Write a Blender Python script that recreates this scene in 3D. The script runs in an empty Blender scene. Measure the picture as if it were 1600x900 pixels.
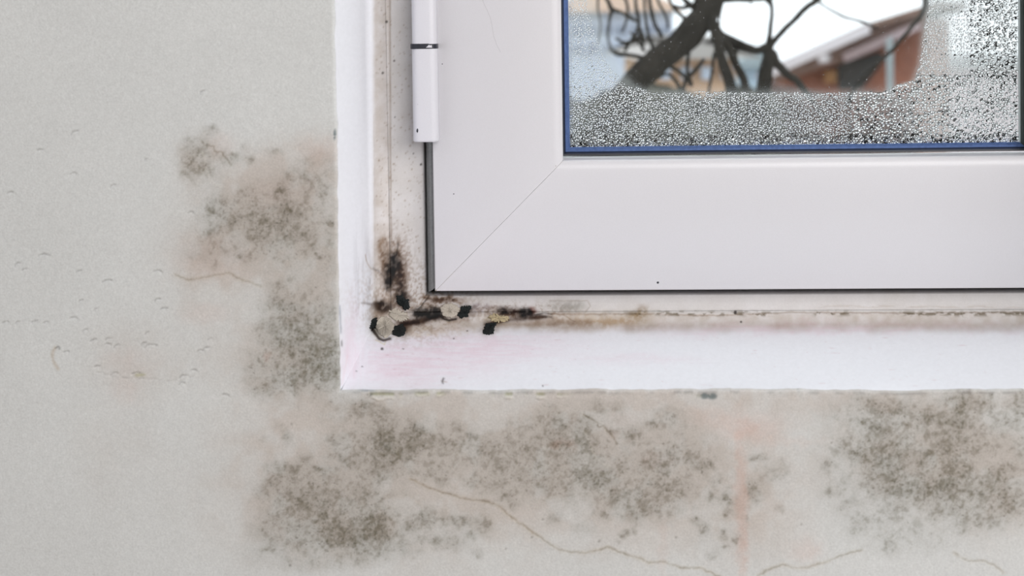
import bpy, bmesh, math, random
import numpy as np
from mathutils import Vector, Matrix

# ------------------------------------------------------------------ camera
W, Hh, F = 1600, 900, 2250.0                 # photograph frame and focal length in its pixels
PP = (691.31, 127.69)                         # principal point (the photograph is an off-centre crop)
AX = np.array([0.99824382, -0.01394105, -0.05757531])
AU = np.array([-0.01589355, -0.99930916, -0.03359464])
AD = np.array([0.05706719, -0.03445072, 0.99777577])
CAM = np.array([0.0, -0.742, 1.15])
right = Vector((AX[0], AD[0], AU[0])); down = Vector((AX[1], AD[1], AU[1])); fwd = Vector((AX[2], AD[2], AU[2]))
cam = bpy.data.cameras.new('camera'); camo = bpy.data.objects.new('camera', cam)
bpy.context.scene.collection.objects.link(camo)
m = Matrix((right, -down, -fwd)).transposed().to_4x4(); m.translation = Vector(CAM)
camo.matrix_world = m
cam.sensor_width = 36.0; cam.lens = 36.0 * F / W
cam.shift_x = (W / 2 - PP[0]) / W; cam.shift_y = -(Hh / 2 - PP[1]) / W
cam.clip_start = 0.02; cam.clip_end = 200
cam.dof.use_dof = True; cam.dof.focus_distance = 0.885; cam.dof.aperture_fstop = 9.0
sc = bpy.context.scene; sc.camera = camo

# ------------------------------------------------------------------ light and exposure
SKY = 1.7
ROOM_LIGHT = 70.0
w = bpy.data.worlds.new('overcast_sky'); sc.world = w; w.use_nodes = True
bg = w.node_tree.nodes['Background']; bg.inputs[0].default_value = (0.93, 0.97, 1.02, 1); bg.inputs[1].default_value = SKY
ld = bpy.data.lights.new('room_softbox', 'AREA'); ld.shape = 'RECTANGLE'; ld.size = 2.2; ld.size_y = 1.6  # added softbox, in place of an unseen second window of the room
ld.energy = ROOM_LIGHT; ld.color = (1.0, 0.98, 0.975)
lo = bpy.data.objects.new('room_softbox', ld); sc.collection.objects.link(lo)
lo.location = (1.15, -1.75, 1.95); lo.rotation_euler = (math.radians(60), 0, math.radians(30))
sc.view_settings.view_transform = 'Standard'; sc.view_settings.look = 'None'
sc.view_settings.exposure = 0.0; sc.view_settings.gamma = 1.0; sc.view_settings.use_curve_mapping = False

# ------------------------------------------------------------------ helpers
C = sc.collection
rng = np.random.default_rng(7); random.seed(5)
def at(px, py, Y):
    """point of the plane y = Y that the photograph shows at (px, py)"""
    d = right * ((px - PP[0]) / F) + down * ((py - PP[1]) / F) + fwd
    t = (Y - CAM[1]) / d.y
    return Vector(CAM) + d * t
R3 = np.array([list(right), list(down), list(fwd)])
def to_px(P):
    q = (P - CAM) @ R3.T
    return PP[0] + F * q[..., 0] / q[..., 2], PP[1] + F * q[..., 1] / q[..., 2]
def tag(o, label=None, cat=None, group=None, kind=None):
    if label: o['label'] = label
    if cat: o['category'] = cat
    if group: o['group'] = group
    if kind: o['kind'] = kind
    return o
def empty(name, loc=(0, 0, 0)):
    o = bpy.data.objects.new(name, None); C.objects.link(o); o.location = loc; o.empty_display_size = .05
    bpy.context.view_layer.update()
    return o
def link(name, me, mat, parent=None, smooth=True):
    o = bpy.data.objects.new(name, me); C.objects.link(o)
    if mat: me.materials.append(mat)
    if smooth and len(me.polygons): me.polygons.foreach_set('use_smooth', [True] * len(me.polygons))
    if parent is not None:
        o.parent = parent
        if parent.type == 'EMPTY': o.matrix_parent_inverse = Matrix.Translation(-Vector(parent.location))
    return o
def mesh_np(name, V, Fq, n=4):
    me = bpy.data.meshes.new(name)
    V = np.ascontiguousarray(V, dtype=np.float32).reshape(-1, 3); Fq = np.ascontiguousarray(Fq, dtype=np.int32).reshape(-1, n)
    me.vertices.add(len(V)); me.vertices.foreach_set('co', V.ravel())
    me.loops.add(Fq.size); me.loops.foreach_set('vertex_index', Fq.ravel())
    me.polygons.add(len(Fq)); me.polygons.foreach_set('loop_start', np.arange(0, Fq.size, n, dtype=np.int32))
    me.polygons.foreach_set('loop_total', np.full(len(Fq), n, dtype=np.int32))
    me.update(calc_edges=True)
    return me
def mesh_py(name, V, Fs):
    me = bpy.data.meshes.new(name); me.from_pydata([tuple(v) for v in V], [], Fs); me.update(); return me
def box(name, a, b, mat, parent=None, bevel=0.0):
    bm = bmesh.new(); bmesh.ops.create_cube(bm, size=1)
    for v in bm.verts:
        v.co = Vector([(a[i] + b[i]) / 2 + v.co[i] * (b[i] - a[i]) for i in range(3)])
    if bevel: bmesh.ops.bevel(bm, geom=bm.edges[:], offset=bevel, segments=2, affect='EDGES')
    me = bpy.data.meshes.new(name); bm.to_mesh(me); bm.free()
    return link(name, me, mat, parent, smooth=False)
def attr_color(me, name, rgb):
    a = me.color_attributes.new(name, 'FLOAT_COLOR', 'POINT')
    c = np.ones((len(me.vertices), 4), dtype=np.float32); c[:, :3] = rgb.reshape(-1, 3); a.data.foreach_set('color', c.ravel())
def attr_float(me, name, v):
    a = me.attributes.new(name, 'FLOAT', 'POINT'); a.data.foreach_set('value', np.ascontiguousarray(v, dtype=np.float32).ravel())

# numpy noise
_tab = {}
def vnoise(x, y, s, seed):
    if seed not in _tab: _tab[seed] = np.random.default_rng(seed).random((256, 256)).astype(np.float32)
    T = _tab[seed]; x = np.asarray(x) / s + 1000.3; y = np.asarray(y) / s + 1000.7
    xi = np.floor(x).astype(int); yi = np.floor(y).astype(int); fx = x - xi; fy = y - yi
    fx = fx * fx * (3 - 2 * fx); fy = fy * fy * (3 - 2 * fy)
    a = T[xi & 255, yi & 255]; b = T[(xi + 1) & 255, yi & 255]; c = T[xi & 255, (yi + 1) & 255]; d = T[(xi + 1) & 255, (yi + 1) & 255]
    return (a * (1 - fx) + b * fx) * (1 - fy) + (c * (1 - fx) + d * fx) * fy
def fbm(x, y, s, seed, o=4):
    t = 0; a = .5; n = 0
    for k in range(o):
        t = t + a * vnoise(x, y, s / 2 ** k, seed + k); n += a; a *= .55
    return t / n
def sstep(a, b, x):
    t = np.clip((x - a) / (b - a), 0, 1); return t * t * (3 - 2 * t)

# ------------------------------------------------------------------ stain maps (fixed to the plaster and the frame)
OX, OY, RW, RH = -80, -70, 1780, 1050
gy, gx = np.mgrid[0:RH, 0:RW].astype(np.float32); gx += OX; gy += OY
wx = gx + 15 * (fbm(gx, gy, 30, 11, 4) - .5) + 9 * (fbm(gx, gy, 8, 15, 2) - .5)
wy = gy + 15 * (fbm(gx, gy, 30, 21, 4) - .5) + 9 * (fbm(gx, gy, 8, 25, 2) - .5)
def blob(Rr, x, y, rx, ry, a, warp=True, p=2.0):
    k = 2.6
    x0 = int(max(0, x - OX - rx * k - 16)); x1 = int(min(RW, x - OX + rx * k + 16)); y0 = int(max(0, y - OY - ry * k - 16)); y1 = int(min(RH, y - OY + ry * k + 16))
    if x1 <= x0 or y1 <= y0: return
    X = (wx if warp else gx)[y0:y1, x0:x1]; Y = (wy if warp else gy)[y0:y1, x0:x1]
    q = ((X - x) / rx) ** 2 + ((Y - y) / ry) ** 2
    Rr[y0:y1, x0:x1] += a * np.exp(-q ** (p / 2))
JX = [(fbm(gx, gy, 7, k, 3) - .5) for k in (3, 6, 9, 12)]
AMPN = fbm(gx, gy, 16, 43, 2)
def segdist(pts, reach, jit=1.2, seed=3):
    """window of the map around a polyline: slices, distance, signed side"""
    xs_ = [p[0] for p in pts]; ys_ = [p[1] for p in pts]
    x0 = int(max(0, min(xs_) - OX - reach)); x1 = int(min(RW, max(xs_) - OX + reach)); y0 = int(max(0, min(ys_) - OY - reach)); y1 = int(min(RH, max(ys_) - OY + reach))
    sl = (slice(y0, max(y0 + 1, y1)), slice(x0, max(x0 + 1, x1)))
    X = gx[sl] + jit * 4 * JX[seed % 4][sl]; Y = gy[sl] + jit * 4 * JX[(seed + 1) % 4][sl]
    D = np.full(X.shape, 99., np.float32); S = np.zeros(X.shape, np.float32)
    for (ax, ay), (bx, by) in zip(pts[:-1], pts[1:]):
        dx, dy = bx - ax, by - ay; L = dx * dx + dy * dy + 1e-9
        t = np.clip(((X - ax) * dx + (Y - ay) * dy) / L, 0, 1)
        d = np.hypot(X - ax - t * dx, Y - ay - t * dy); s_ = np.sign(dx * (Y - ay) - dy * (X - ax)); w_ = d < D
        D = np.where(w_, d, D); S = np.where(w_, s_, S)
    return sl, D, S
def zero(): return np.zeros((RH, RW), np.float32)

# --- mould clouds on the wall: x, y, rx, ry, amount
MOULD = [
 # patch left of the reveal, upper
 (310,247,26,28,.30),(318,262,9,10,.40),(293,264,9,12,.28),(296,236,8,12,.22),(330,206,9,6,.32),(361,245,10,8,.40),(389,248,6,6,.45),(383,229,5,6,.18),
 (427,238,9,5,.25),(451,276,10,8,.30),(439,297,7,6,.50),(445,306,7,5,.35),(476,253,7,5,.22),(482,280,9,9,.22),(509,300,6,5,.35),(500,305,5,5,.35),(377,301,8,6,.26),
 (330,323,9,9,.50),(346,314,8,7,.30),(361,345,12,9,.46),(333,362,9,5,.28),(448,328,12,6,.50),(464,332,12,5,.30),(445,348,12,9,.35),(408,354,20,13,.28),(414,376,16,8,.28),
 (455,367,12,9,.28),(482,367,9,9,.25),(498,398,4,4,.6),(489,387,5,4,.35),(374,402,4,4,.45),(389,401,4,4,.45),(514,348,4,4,.35),(336,413,4,4,.3),(322,368,10,6,.2),
 (400,330,70,50,.14),(470,340,50,60,.15),(350,350,40,25,.14),(504,265,20,25,.10),(320,395,40,14,.10),(420,400,70,25,.08),(516,390,8,30,.10),
 # cloud left of the sill corner
 (439,446,14,8,.24),(443,469,20,10,.24),(426,479,13,6,.34),(453,481,10,7,.36),(455,503,26,13,.30),(421,513,10,12,.20),(424,532,10,9,.24),(468,523,26,14,.30),(455,542,26,15,.26),
 (492,542,20,16,.24),(504,565,26,22,.38),(517,583,14,20,.34),(475,576,32,17,.28),(394,567,8,10,.16),(404,518,8,14,.16),(390,591,8,8,.18),(409,608,14,8,.18),(455,602,34,12,.18),
 (465,520,56,66,.16),(440,585,60,40,.12),(500,500,30,50,.12),(520,540,12,60,.12),
 # cloud under the sill, left
 (570,637,18,9,.24),(603,653,14,9,.22),(600,697,20,24,.38),(603,690,10,12,.25),(643,670,11,8,.40),(640,697,15,14,.42),(660,680,11,10,.28),(682,687,9,7,.28),(712,668,7,6,.45),(700,697,16,12,.26),
 (738,680,8,6,.32),(597,733,9,10,.36),(617,715,12,9,.25),(537,710,16,10,.24),(557,723,14,8,.24),(527,683,12,8,.18),(433,667,7,5,.16),(448,683,7,7,.34),(413,687,6,5,.15),(433,727,12,6,.40),
 (460,733,16,7,.36),(477,715,9,8,.28),(500,734,16,3,.30),(436,742,15,10,.25),(420,760,14,13,.26),(470,767,24,16,.34),(480,790,28,16,.32),(500,793,18,14,.26),(537,780,12,7,.26),(570,773,13,12,.28),
 (590,807,16,15,.42),(577,835,22,15,.46),(590,822,10,12,.3),(543,830,34,14,.34),(503,827,34,14,.26),(437,807,18,14,.22),(520,848,50,7,.22),(653,813,14,8,.40),(667,800,10,8,.28),(700,813,13,8,.36),(727,815,11,8,.30),
 (757,817,12,11,.26),(657,843,10,6,.26),(683,847,6,5,.45),(710,853,14,7,.28),(737,840,9,6,.28),(620,857,12,7,.22),(640,863,14,6,.18),(747,867,7,5,.24),(670,733,16,10,.22),(693,750,10,7,.28),
 (737,752,10,6,.28),(770,760,18,10,.22),(783,730,12,8,.18),(757,700,14,12,.22),(793,777,6,5,.28),(407,827,12,7,.16),(417,853,11,8,.18),(575,868,36,14,.16),(450,880,60,14,.08),
 (520,780,95,60,.20),(590,690,60,36,.14),(650,690,60,34,.12),(470,850,80,26,.10),(600,830,80,30,.12),(760,720,60,45,.12),(730,830,50,30,.08),(550,640,40,16,.12),
 # middle
 (930,635,10,9,.28),(967,637,12,9,.16),(873,662,30,20,.24),(867,690,10,8,.34),(890,694,10,7,.34),(913,685,9,16,.26),(830,702,16,8,.22),(923,707,10,12,.26),(930,750,17,14,.42),(945,738,12,9,.28),
 (960,775,12,10,.34),(987,678,8,8,.42),(962,677,8,7,.22),(1017,663,10,6,.28),(1047,651,18,14,.24),(1053,707,9,9,.32),(1035,724,8,6,.45),(1043,735,6,5,.45),(1047,757,15,5,.50),(1020,727,16,8,.26),
 (1080,714,10,9,.26),(1090,733,7,6,.30),(1099,731,5,5,.40),(1108,727,4,5,.40),(1128,755,5,5,.34),(1137,778,6,6,.55),(1137,801,4,4,.55),(1097,828,6,6,.40),(1087,816,6,4,.35),(1130,834,4,5,.38),
 (1133,852,4,3,.45),(1147,842,4,5,.38),(1178,770,10,12,.34),(1183,717,12,6,.30),(1165,810,3,3,.4),(972,833,5,4,.48),(988,830,5,4,.48),(968,848,4,3,.35),(865,811,9,7,.30),(803,791,5,5,.36),
 (793,777,7,6,.26),(1113,867,9,6,.24),(1113,777,4,5,.38),(993,790,32,16,.22),(1013,803,30,12,.20),(997,810,8,6,.34),(973,731,7,6,.30),(940,801,8,5,.36),(913,827,20,12,.14),(1050,772,30,14,.22),
 (990,750,110,48,.17),(860,710,80,45,.17),(1060,700,60,40,.12),(850,760,60,24,.12),(1140,800,40,50,.07),(900,660,60,26,.10),(1085,850,60,20,.05),
 # right
 (1347,661,14,7,.45),(1357,629,16,9,.28),(1383,642,13,10,.34),(1370,674,14,9,.40),(1410,664,16,3,.45),(1413,641,16,10,.22),(1450,652,14,14,.30),(1507,628,20,15,.48),(1503,660,13,12,.42),
 (1547,634,11,9,.34),(1578,662,12,8,.32),(1597,628,12,14,.40),(1470,662,14,5,.30),(1320,697,13,9,.28),(1337,711,12,8,.42),(1355,708,10,8,.28),(1380,698,18,14,.34),(1397,723,26,18,.42),
 (1447,713,16,7,.34),(1480,703,18,14,.36),(1497,738,16,16,.50),(1480,767,20,14,.48),(1462,765,18,12,.32),(1380,753,24,12,.32),(1427,767,36,16,.38),(1560,744,14,9,.44),(1574,730,12,7,.34),
 (1570,775,15,14,.34),(1523,768,18,10,.34),(1290,729,8,9,.30),(1303,767,14,8,.20),(1327,788,14,8,.26),(1313,752,8,6,.18),(1340,823,12,10,.20),(1360,815,12,6,.14),(1397,797,14,9,.26),
 (1490,798,24,8,.28),(1530,815,26,11,.24),(1573,795,18,9,.24),(1387,854,8,9,.18),(1503,831,8,4,.25),(1220,733,9,9,.22),(1200,745,20,20,.10),(1217,790,5,6,.22),(1600,720,18,60,.14),
 (1420,715,120,80,.22),(1530,670,70,50,.14),(1550,780,60,34,.16),(1380,645,60,22,.12),(1413,840,90,30,.10)]
M = zero()
for x, y, rx, ry, a in MOULD: blob(M, x, y, rx * 1.2, ry * 1.2, a * (1.35 if rx > 30 else 1))
# --- damp, warm discoloured plaster
B = zero()
for x, y, rx, ry, a in [(310,247,34,34,.55),(400,290,90,55,.6),(480,270,60,60,.55),(430,360,130,70,.6),(340,400,75,40,.5),(490,420,60,90,.5),(330,450,70,50,.35),(230,560,90,60,.28),
 (180,700,60,90,.16),(430,560,90,120,.5),(480,760,160,110,.6),(650,740,190,140,.6),(900,730,200,130,.55),(1080,720,160,130,.5),(1180,800,80,80,.4),(1450,700,170,90,.55),(1300,620,400,26,.4),(1560,760,90,80,.5),(800,640,300,40,.4)]:
    blob(B, x, y, rx, ry, a, p=2.6)
# --- pink / orange stains
K = zero()
for x, y, rx, ry, a in [(1157,790,9,130,.8),(1150,665,34,26,.45),(1195,668,34,22,.5),(1105,650,26,16,.35),(1240,690,50,7,.25),(1030,720,26,12,.25),(1036,860,8,50,.25),(330,400,60,35,.25),
 (345,225,26,20,.25),(440,300,60,30,.22),(500,240,30,26,.3),(1255,855,30,22,.25),(415,557,5,7,.6),(867,692,12,6,.6),(890,694,10,5,.5),(205,565,50,22,.2),(195,610,26,24,.25),(320,490,40,16,.25),(960,678,8,10,.3),(975,655,24,12,.15),(1260,865,22,20,.25)]:
    blob(K, x, y, rx, ry, a, p=3.0)
n_c = fbm(gx, gy, 13, 31, 3); n_m = fbm(gx, gy, 5.5, 41, 3); n_f = fbm(gx, gy, 2.6, 51, 2); n_l = fbm(gx, gy, 120, 61, 3); n_x = fbm(gx, gy, 34, 66, 3)
n_c2 = .5 * n_c + .5 * fbm(gx, gy, 8, 35, 3)
Ms = np.clip(M, 0, 1.3) * (0.72 + .66 * sstep(.32, .68, n_c2))
Ms = 1 - np.exp(-1.12 * Ms)
spk = sstep(.60, .74, n_m + .22 * np.clip(Ms, 0, 1)) * sstep(.04, .30, Ms)
spf = sstep(.62, .76, n_f + .16 * np.clip(Ms, 0, 1)) * sstep(.05, .4, Ms)
mold = np.clip(.66 * np.clip(Ms, 0, 1.15) + .24 * spk + .20 * spf, 0, .82)
mold *= sstep(.02, .12, M)
wall_rgb = np.empty((RH, RW, 3), np.float32); wall_rgb[:] = (.562, .580, .582)
wall_rgb *= (0.97 + .06 * n_l)[..., None]
wall_rgb *= (1 + (n_f - .5) * .15 + (n_m - .5) * .05 + rng.normal(0, .022, n_f.shape).astype(np.float32))[..., None]
Bs = np.clip(B * 1.25, 0, 1) * (.62 + .7 * sstep(.3, .7, n_x))
wall_rgb *= 1 - np.clip(Bs, 0, 1)[..., None] * np.array([.125, .20, .245], np.float32)
Ks = np.clip(K, 0, 1) * (.5 + n_c)
wall_rgb *= 1 - np.clip(Ks, 0, 1)[..., None] * np.array([.0, .17, .22], np.float32)
mould_amt = np.clip(Ms * 1.0 + .05 * Bs, 0, 1).astype(np.float32)
moldcol = np.array([.79, .81, .88], np.float32)
wall_rgb *= 1 - mold[..., None] * moldcol
wH = zero()
wH += (fbm(gx, gy, 4.5, 71, 2) - .5) * .06 + (fbm(gx, gy, 60, 75, 2) - .5) * .5
wH += mold * .10 * (n_m - .4)
def crack(pts, wdt=.9, dark=.6, halo=.12, lift=.25, reach=14, seed=3):
    sl, D, S = segdist(pts, reach, seed=seed); amp = .35 + .9 * AMPN[sl]; n_ = n_x[sl]
    line = np.clip(1.4 - D / wdt, 0, 1) * dark * amp
    wall_rgb[sl] *= 1 - np.clip(line, 0, .9)[..., None] * np.array([.85, .9, 1.], np.float32)
    wall_rgb[sl] *= 1 - (np.exp(-(D / 3.0) ** 2) * halo * (.3 + n_))[..., None] * np.array([.45, .7, 1.1], np.float32)
    wH[sl] -= np.clip(1.3 - D / wdt, 0, 1) * .45 * amp
    wH[sl] += np.where(S > 0, np.exp(-D / 5.0), 0) * lift * (D < reach * .8)
crack([(315,220),(320,226),(328,228),(334,229),(335,236),(346,237),(350,244),(356,250),(361,259)], 1.0, .8, .05, .3, seed=3)
crack([(274,429),(285,434),(296,437),(321,433),(346,429),(357,426),(374,436),(395,443),(408,449)], 1.0, .42, .12, .2, seed=4)
crack([(911,647),(920,653),(927,655),(933,660),(936,666),(943,666),(953,677),(959,684),(964,693)], 1.1, .8, .05, .3, seed=5)
crack([(640,748),(670,762),(703,773),(737,781),(765,784),(780,792),(800,810),(830,830),(860,850),(875,859),(890,863),(920,863),(940,858),(950,855),(965,861),(980,867),(1000,873),(1013,880),(1033,877),(1063,887),(1093,887),(1105,892),(1125,902)], 1.1, .5, .14, .25, seed=6)
crack([(1185,900),(1200,890),(1223,882),(1240,887),(1260,888),(1275,882),(1293,877),(1310,870),(1327,865),(1345,860)], 1.1, .42, .12, .2, seed=7)
crack([(1490,864),(1500,870),(1513,877),(1540,877),(1555,884),(1568,896)], 1.1, .42, .12, .2, seed=8)
# lifted paint flakes with a pale lower rim
def rim(pts, up=.55, seed=13):
    sl, D, S = segdist(pts, 9, seed=seed, jit=.6); e = np.exp(-(D / 1.5) ** 2) * (.3 + AMPN[sl])
    wall_rgb[sl] = wall_rgb[sl] * (1 - .3 * e[..., None]) + .3 * e[..., None] * np.array([.60, .575, .52], np.float32)
    wH[sl] += e * up * .5
rim([(316,236),(320,250),(322,264),(325,275),(330,284),(337,289),(346,292)])
rim([(912,672),(917,683),(923,694),(926,706),(933,718),(942,725),(953,730)], seed=14)
rim([(618,690),(622,700),(619,706)], .25, 15)
# small knocks in the paint (thin curved edge, its shadow also darkened into the colour)
KNOCKS = [(321,143,8),(120,207,9),(63,234,5),(114,272,7),(179,291,7),(17,302,6),(298,333,5),(230,249,4),(124,425,6),(69,400,11),(32,413,9),(40,421,6),(169,440,10),(246,425,8),(248,469,7),(257,483,7),
 (115,498,7),(136,517,8),(55,503,6),(8,504,6),(29,504,5),(147,532,6),(104,550,6),(185,540,7),(227,537,6),(237,542,12),(168,539,6),(172,530,8),(289,589,9),(302,579,5),(326,545,9),(153,573,6),(312,549,5),(330,530,6),(180,585,8),(213,584,8),(152,484,5),(128,470,5),(72,504,5),(352,618,7),(232,520,5),(285,600,6)]
for i, (x, y, r) in enumerate(KNOCKS):
    a0 = 2.6 + (i * 1.7) % 1.3; n = 5
    pts = [(x + r * math.cos(a0 + t * 1.9 / n), y + r * .6 * math.sin(a0 + t * 1.9 / n) + r * .3) for t in range(n + 1)]
    sl, D, S = segdist(pts, 12, jit=.8, seed=i)
    wH[sl] -= np.clip(1.5 - D / 1.0, 0, 1) * .55; wH[sl] += np.where(S > 0, -np.exp(-D / 3.0) * .35, np.exp(-D / 2.2) * .2) * (D < 9)
    wall_rgb[sl] *= 1 - (np.clip(1.3 - D / .8, 0, 1) * .38)[..., None]
sl, D, S = segdist([(86,542),(82,550),(82,562),(86,572),(90,576)], 10); wall_rgb[sl] *= 1 - (np.exp(-(D / 2.4) ** 2) * .26)[..., None] * np.array([.6, .9, 1.2], np.float32)
sl, D, S = segdist([(86,543),(91,541),(93,545)], 8); wall_rgb[sl] *= 1 - (np.clip(1.4 - D, 0, 1) * .6)[..., None]
sl, D, S = segdist([(150,582),(175,588),(220,592),(283,596),(300,590)], 8, 1.5); wH[sl] -= np.exp(-(D / 1.4) ** 2) * .35 * (n_c[sl] > .45); wall_rgb[sl] *= 1 - (np.exp(-(D / 1.2) ** 2) * .18 * (n_m[sl] > .5))[..., None]
sl, D, S = segdist([(213,586),(224,585)], 9); wall_rgb[sl] *= 1 - (np.exp(-(D / 2.8) ** 2) * .28)[..., None] * np.array([.8, .8, 1.5], np.float32)
# crumbled plaster lip just under the sill edge
edge_y = 611.5
lipn = fbm(gx, gy * 0, 26, 171, 3) * 2.4 - .7; on = sstep(.42, .56, fbm(gx, gy * 0, 17, 178, 2)) * sstep(545, 560, gx) * (1 - sstep(850, 905, gx)) * sstep(.40, .52, fbm(gx, gy * 0, 60, 175, 2) + .12)
hollow = np.exp(-((gy - (edge_y + 4.5)) / 2.6) ** 2) * on; ridge = np.exp(-((gy - (edge_y + 9 + 7 * (lipn - .5))) / 2.0) ** 2) * on
wall_rgb *= 1 - hollow[..., None] * np.array([.36, .34, .50], np.float32)  # greenish shadow between edge and lip, put into the colour
wH += ridge * 1.0 - hollow * .7
wall_rgb[:] = wall_rgb * (1 - .6 * ridge[..., None]) + .6 * ridge[..., None] * np.array([.62, .60, .55], np.float32)
dirt = np.exp(-((gy - (edge_y + 2.0)) / 2.2) ** 2) * sstep(540, 560, gx) * sstep(.42, .62, fbm(gx, gy, 18, 181, 3)); wall_rgb *= 1 - (dirt * .3)[..., None]
# chips through the paint: grey filler
def local(x, y, rx, ry, wp=None, p=2.0):
    k = 2.6; x0 = int(max(0, x - OX - rx * k - 8)); x1 = int(min(RW, x - OX + rx * k + 8)); y0 = int(max(0, y - OY - ry * k - 8)); y1 = int(min(RH, y - OY + ry * k + 8))
    sl = (slice(y0, max(y0 + 1, y1)), slice(x0, max(x0 + 1, x1))); X, Y = (gx[sl], gy[sl]) if wp is None else (wp[0][sl], wp[1][sl])
    return sl, np.exp(-(((X - x) / rx) ** 2 + ((Y - y) / ry) ** 2) ** (p / 2))
def chip(x, y, rx, ry, col, a=.9):
    sl, t = local(x, y, rx, ry, p=6); t = t * (n_m[sl] > .28)
    wall_rgb[sl] = wall_rgb[sl] * (1 - a * t[..., None]) + a * t[..., None] * np.array(col, np.float32); wH[sl] -= t * .5
chip(1101,619,7,5,(.13,.16,.165)); chip(1113,620,8,5,(.13,.16,.165)); chip(1092,619,5,3,(.30,.30,.26),.6)
chip(578,617,5,3,(.15,.15,.14),.7); chip(522,210,2.2,9,(.12,.16,.17)); chip(574,611,14,1.6,(.25,.28,.32),.7); chip(1248,609,1.2,6,(.2,.24,.25),.8)
for x, y, r in [(453,884,2),(790,858,1.5),(831,840,1.6),(848,812,1.6),(936,846,2),(455,663,1.4),(1056,840,1.6),(1299,692,1.5),(1252,820,1.5),(1460,812,1.4)]:
    chip(x, y, r, r, (.12,.11,.09), .6)

# --- stain map of the reveal, sill, sealant and frame
win_rgb = np.empty((RH, RW, 3), np.float32); win_rgb[:] = (.83, .85, .90); fH = zero()
fx2 = gx + 14 * (fbm(gx, gy, 16, 201, 4) - .5); fy2 = gy + 9 * (fbm(gx, gy, 10, 205, 3) - .5)
sill_w = sstep(505, 525, gy) * sstep(560, 600, gx)             # painted sill
streak = fbm(gx * .12, gy, 3.2, 211, 3); streakv = fbm(gx, gy * .10, 3.4, 215, 3)
pk = zero()
for x, y, rx, ry, a in [(690,560,110,26,.75),(640,590,70,22,.5),(600,560,40,34,.35),(800,545,120,18,.4),(1350,512,300,9,.55),(1150,516,160,10,.35),(760,530,120,14,.4),(548,520,10,50,.5),(545,570,10,30,.4),(1040,565,60,6,.25),(960,560,80,8,.25)]:
    blob(pk, x, y, rx, ry, a)
pk = np.clip(pk, 0, 1) * (.62 + .5 * sstep(.3, .7, np.where(gx < 575, streakv, streak)))
win_rgb *= 1 - pk[..., None] * np.array([.05, .20, .165], np.float32)
# warm grimy band next to the frame, and the frame's own dull beige
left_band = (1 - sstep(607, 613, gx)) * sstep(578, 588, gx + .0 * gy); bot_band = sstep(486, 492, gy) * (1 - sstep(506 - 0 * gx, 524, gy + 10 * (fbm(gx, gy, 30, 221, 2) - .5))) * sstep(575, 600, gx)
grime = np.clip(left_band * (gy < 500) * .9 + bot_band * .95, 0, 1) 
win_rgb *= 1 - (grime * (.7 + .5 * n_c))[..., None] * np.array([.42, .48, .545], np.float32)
frame_z = sstep(606, 610, gx) * (1 - sstep(488, 491, gy)); win_rgb *= 1 - (frame_z * (.8 + .3 * n_x))[..., None] * np.array([.38, .415, .46], np.float32)
# soft dirt on the lower left reveal
sd = sstep(300, 430, gy) * (1 - sstep(600, 640, gy)) * sstep(540, 565, gx) * (1 - sstep(578, 586, gx)) * (1 - sstep(480, 520, gy)); win_rgb *= 1 - (sd * sstep(.4, .7, streakv))[..., None] * .14
# dotted grime along the sealant joint
jl = np.exp(-((gy - (489.5 + 2.5 * (fbm(gx, gy * 0, 40, 231, 2) - .5))) / 3.9) ** 2) * sstep(860, 1080, gx) * sstep(.44, .60, fbm(gx * .5, gy, 3.6, 235, 3)) * sstep(.28, .50, fbm(gx, gy * 0, 50, 237, 2) + .25 * sstep(1440, 1500, gx))
win_rgb *= 1 - (jl * .72)[..., None] * np.array([.9, .95, 1.05], np.float32); fH -= jl * .4
j2 = np.exp(-((gy - 479) / 2.2) ** 2) * sstep(1240, 1330, gx) * sstep(.45, .6, streak); win_rgb *= 1 - (j2 * .2)[..., None] * np.array([.7, .9, 1.1], np.float32)
def wline(pts, wdt, a, col=(.9, .95, 1.), jit=1.2, seed=3, h=.25):
    sl, D, S = segdist(pts, 8 + wdt * 2.5, jit * .6, seed); e = np.exp(-(D / wdt) ** 2) * a * (.6 + .7 * n_c[sl])
    win_rgb[sl] *= 1 - np.clip(e, 0, .97)[..., None] * np.array(col, np.float32); fH[sl] -= e * h
WP = (gx + 9 * (fbm(gx, gy, 14, 251, 3) - fbm(gx, gy, 300, 251, 1) * 0 - .5), gy + 8 * (fbm(gx, gy, 12, 255, 3) - .5))
def wblob(x, y, rx, ry, a, col=(.93, .95, .97), p=2.6, grain=True):
    sl, t = local(x, y, rx, ry, WP if grain else None, p); t = t * a * ((.72 + .8 * sstep(.3, .6, n_m[sl])) if grain else 1)
    win_rgb[sl] *= 1 - np.clip(t, 0, .97)[..., None] * np.array(col, np.float32)
BR = (.62, .76, .88); BK = (.95, .965, .97)
# fine cracks along the joint lines
wline([(609,-60),(610,150),(611,300),(612,395)], .8, .5, BR, .4, h=.5); wline([(584,180),(585,260),(585,330),(586,420)], 1., .22, BR, .8)
wline([(860,491),(930,491),(1000,490),(1100,493),(1240,488),(1400,489),(1600,488)], 1.3, .5, BR, 1.2); wline([(860,470),(918,470),(922,478),(914,489),(862,490)], 1.0, .3, BR, .8); wblob(890,479,30,9,.22,(.7,.7,.75)); wline([(853,487),(880,492),(898,502)], .8, .5, BR, .8)
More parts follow.
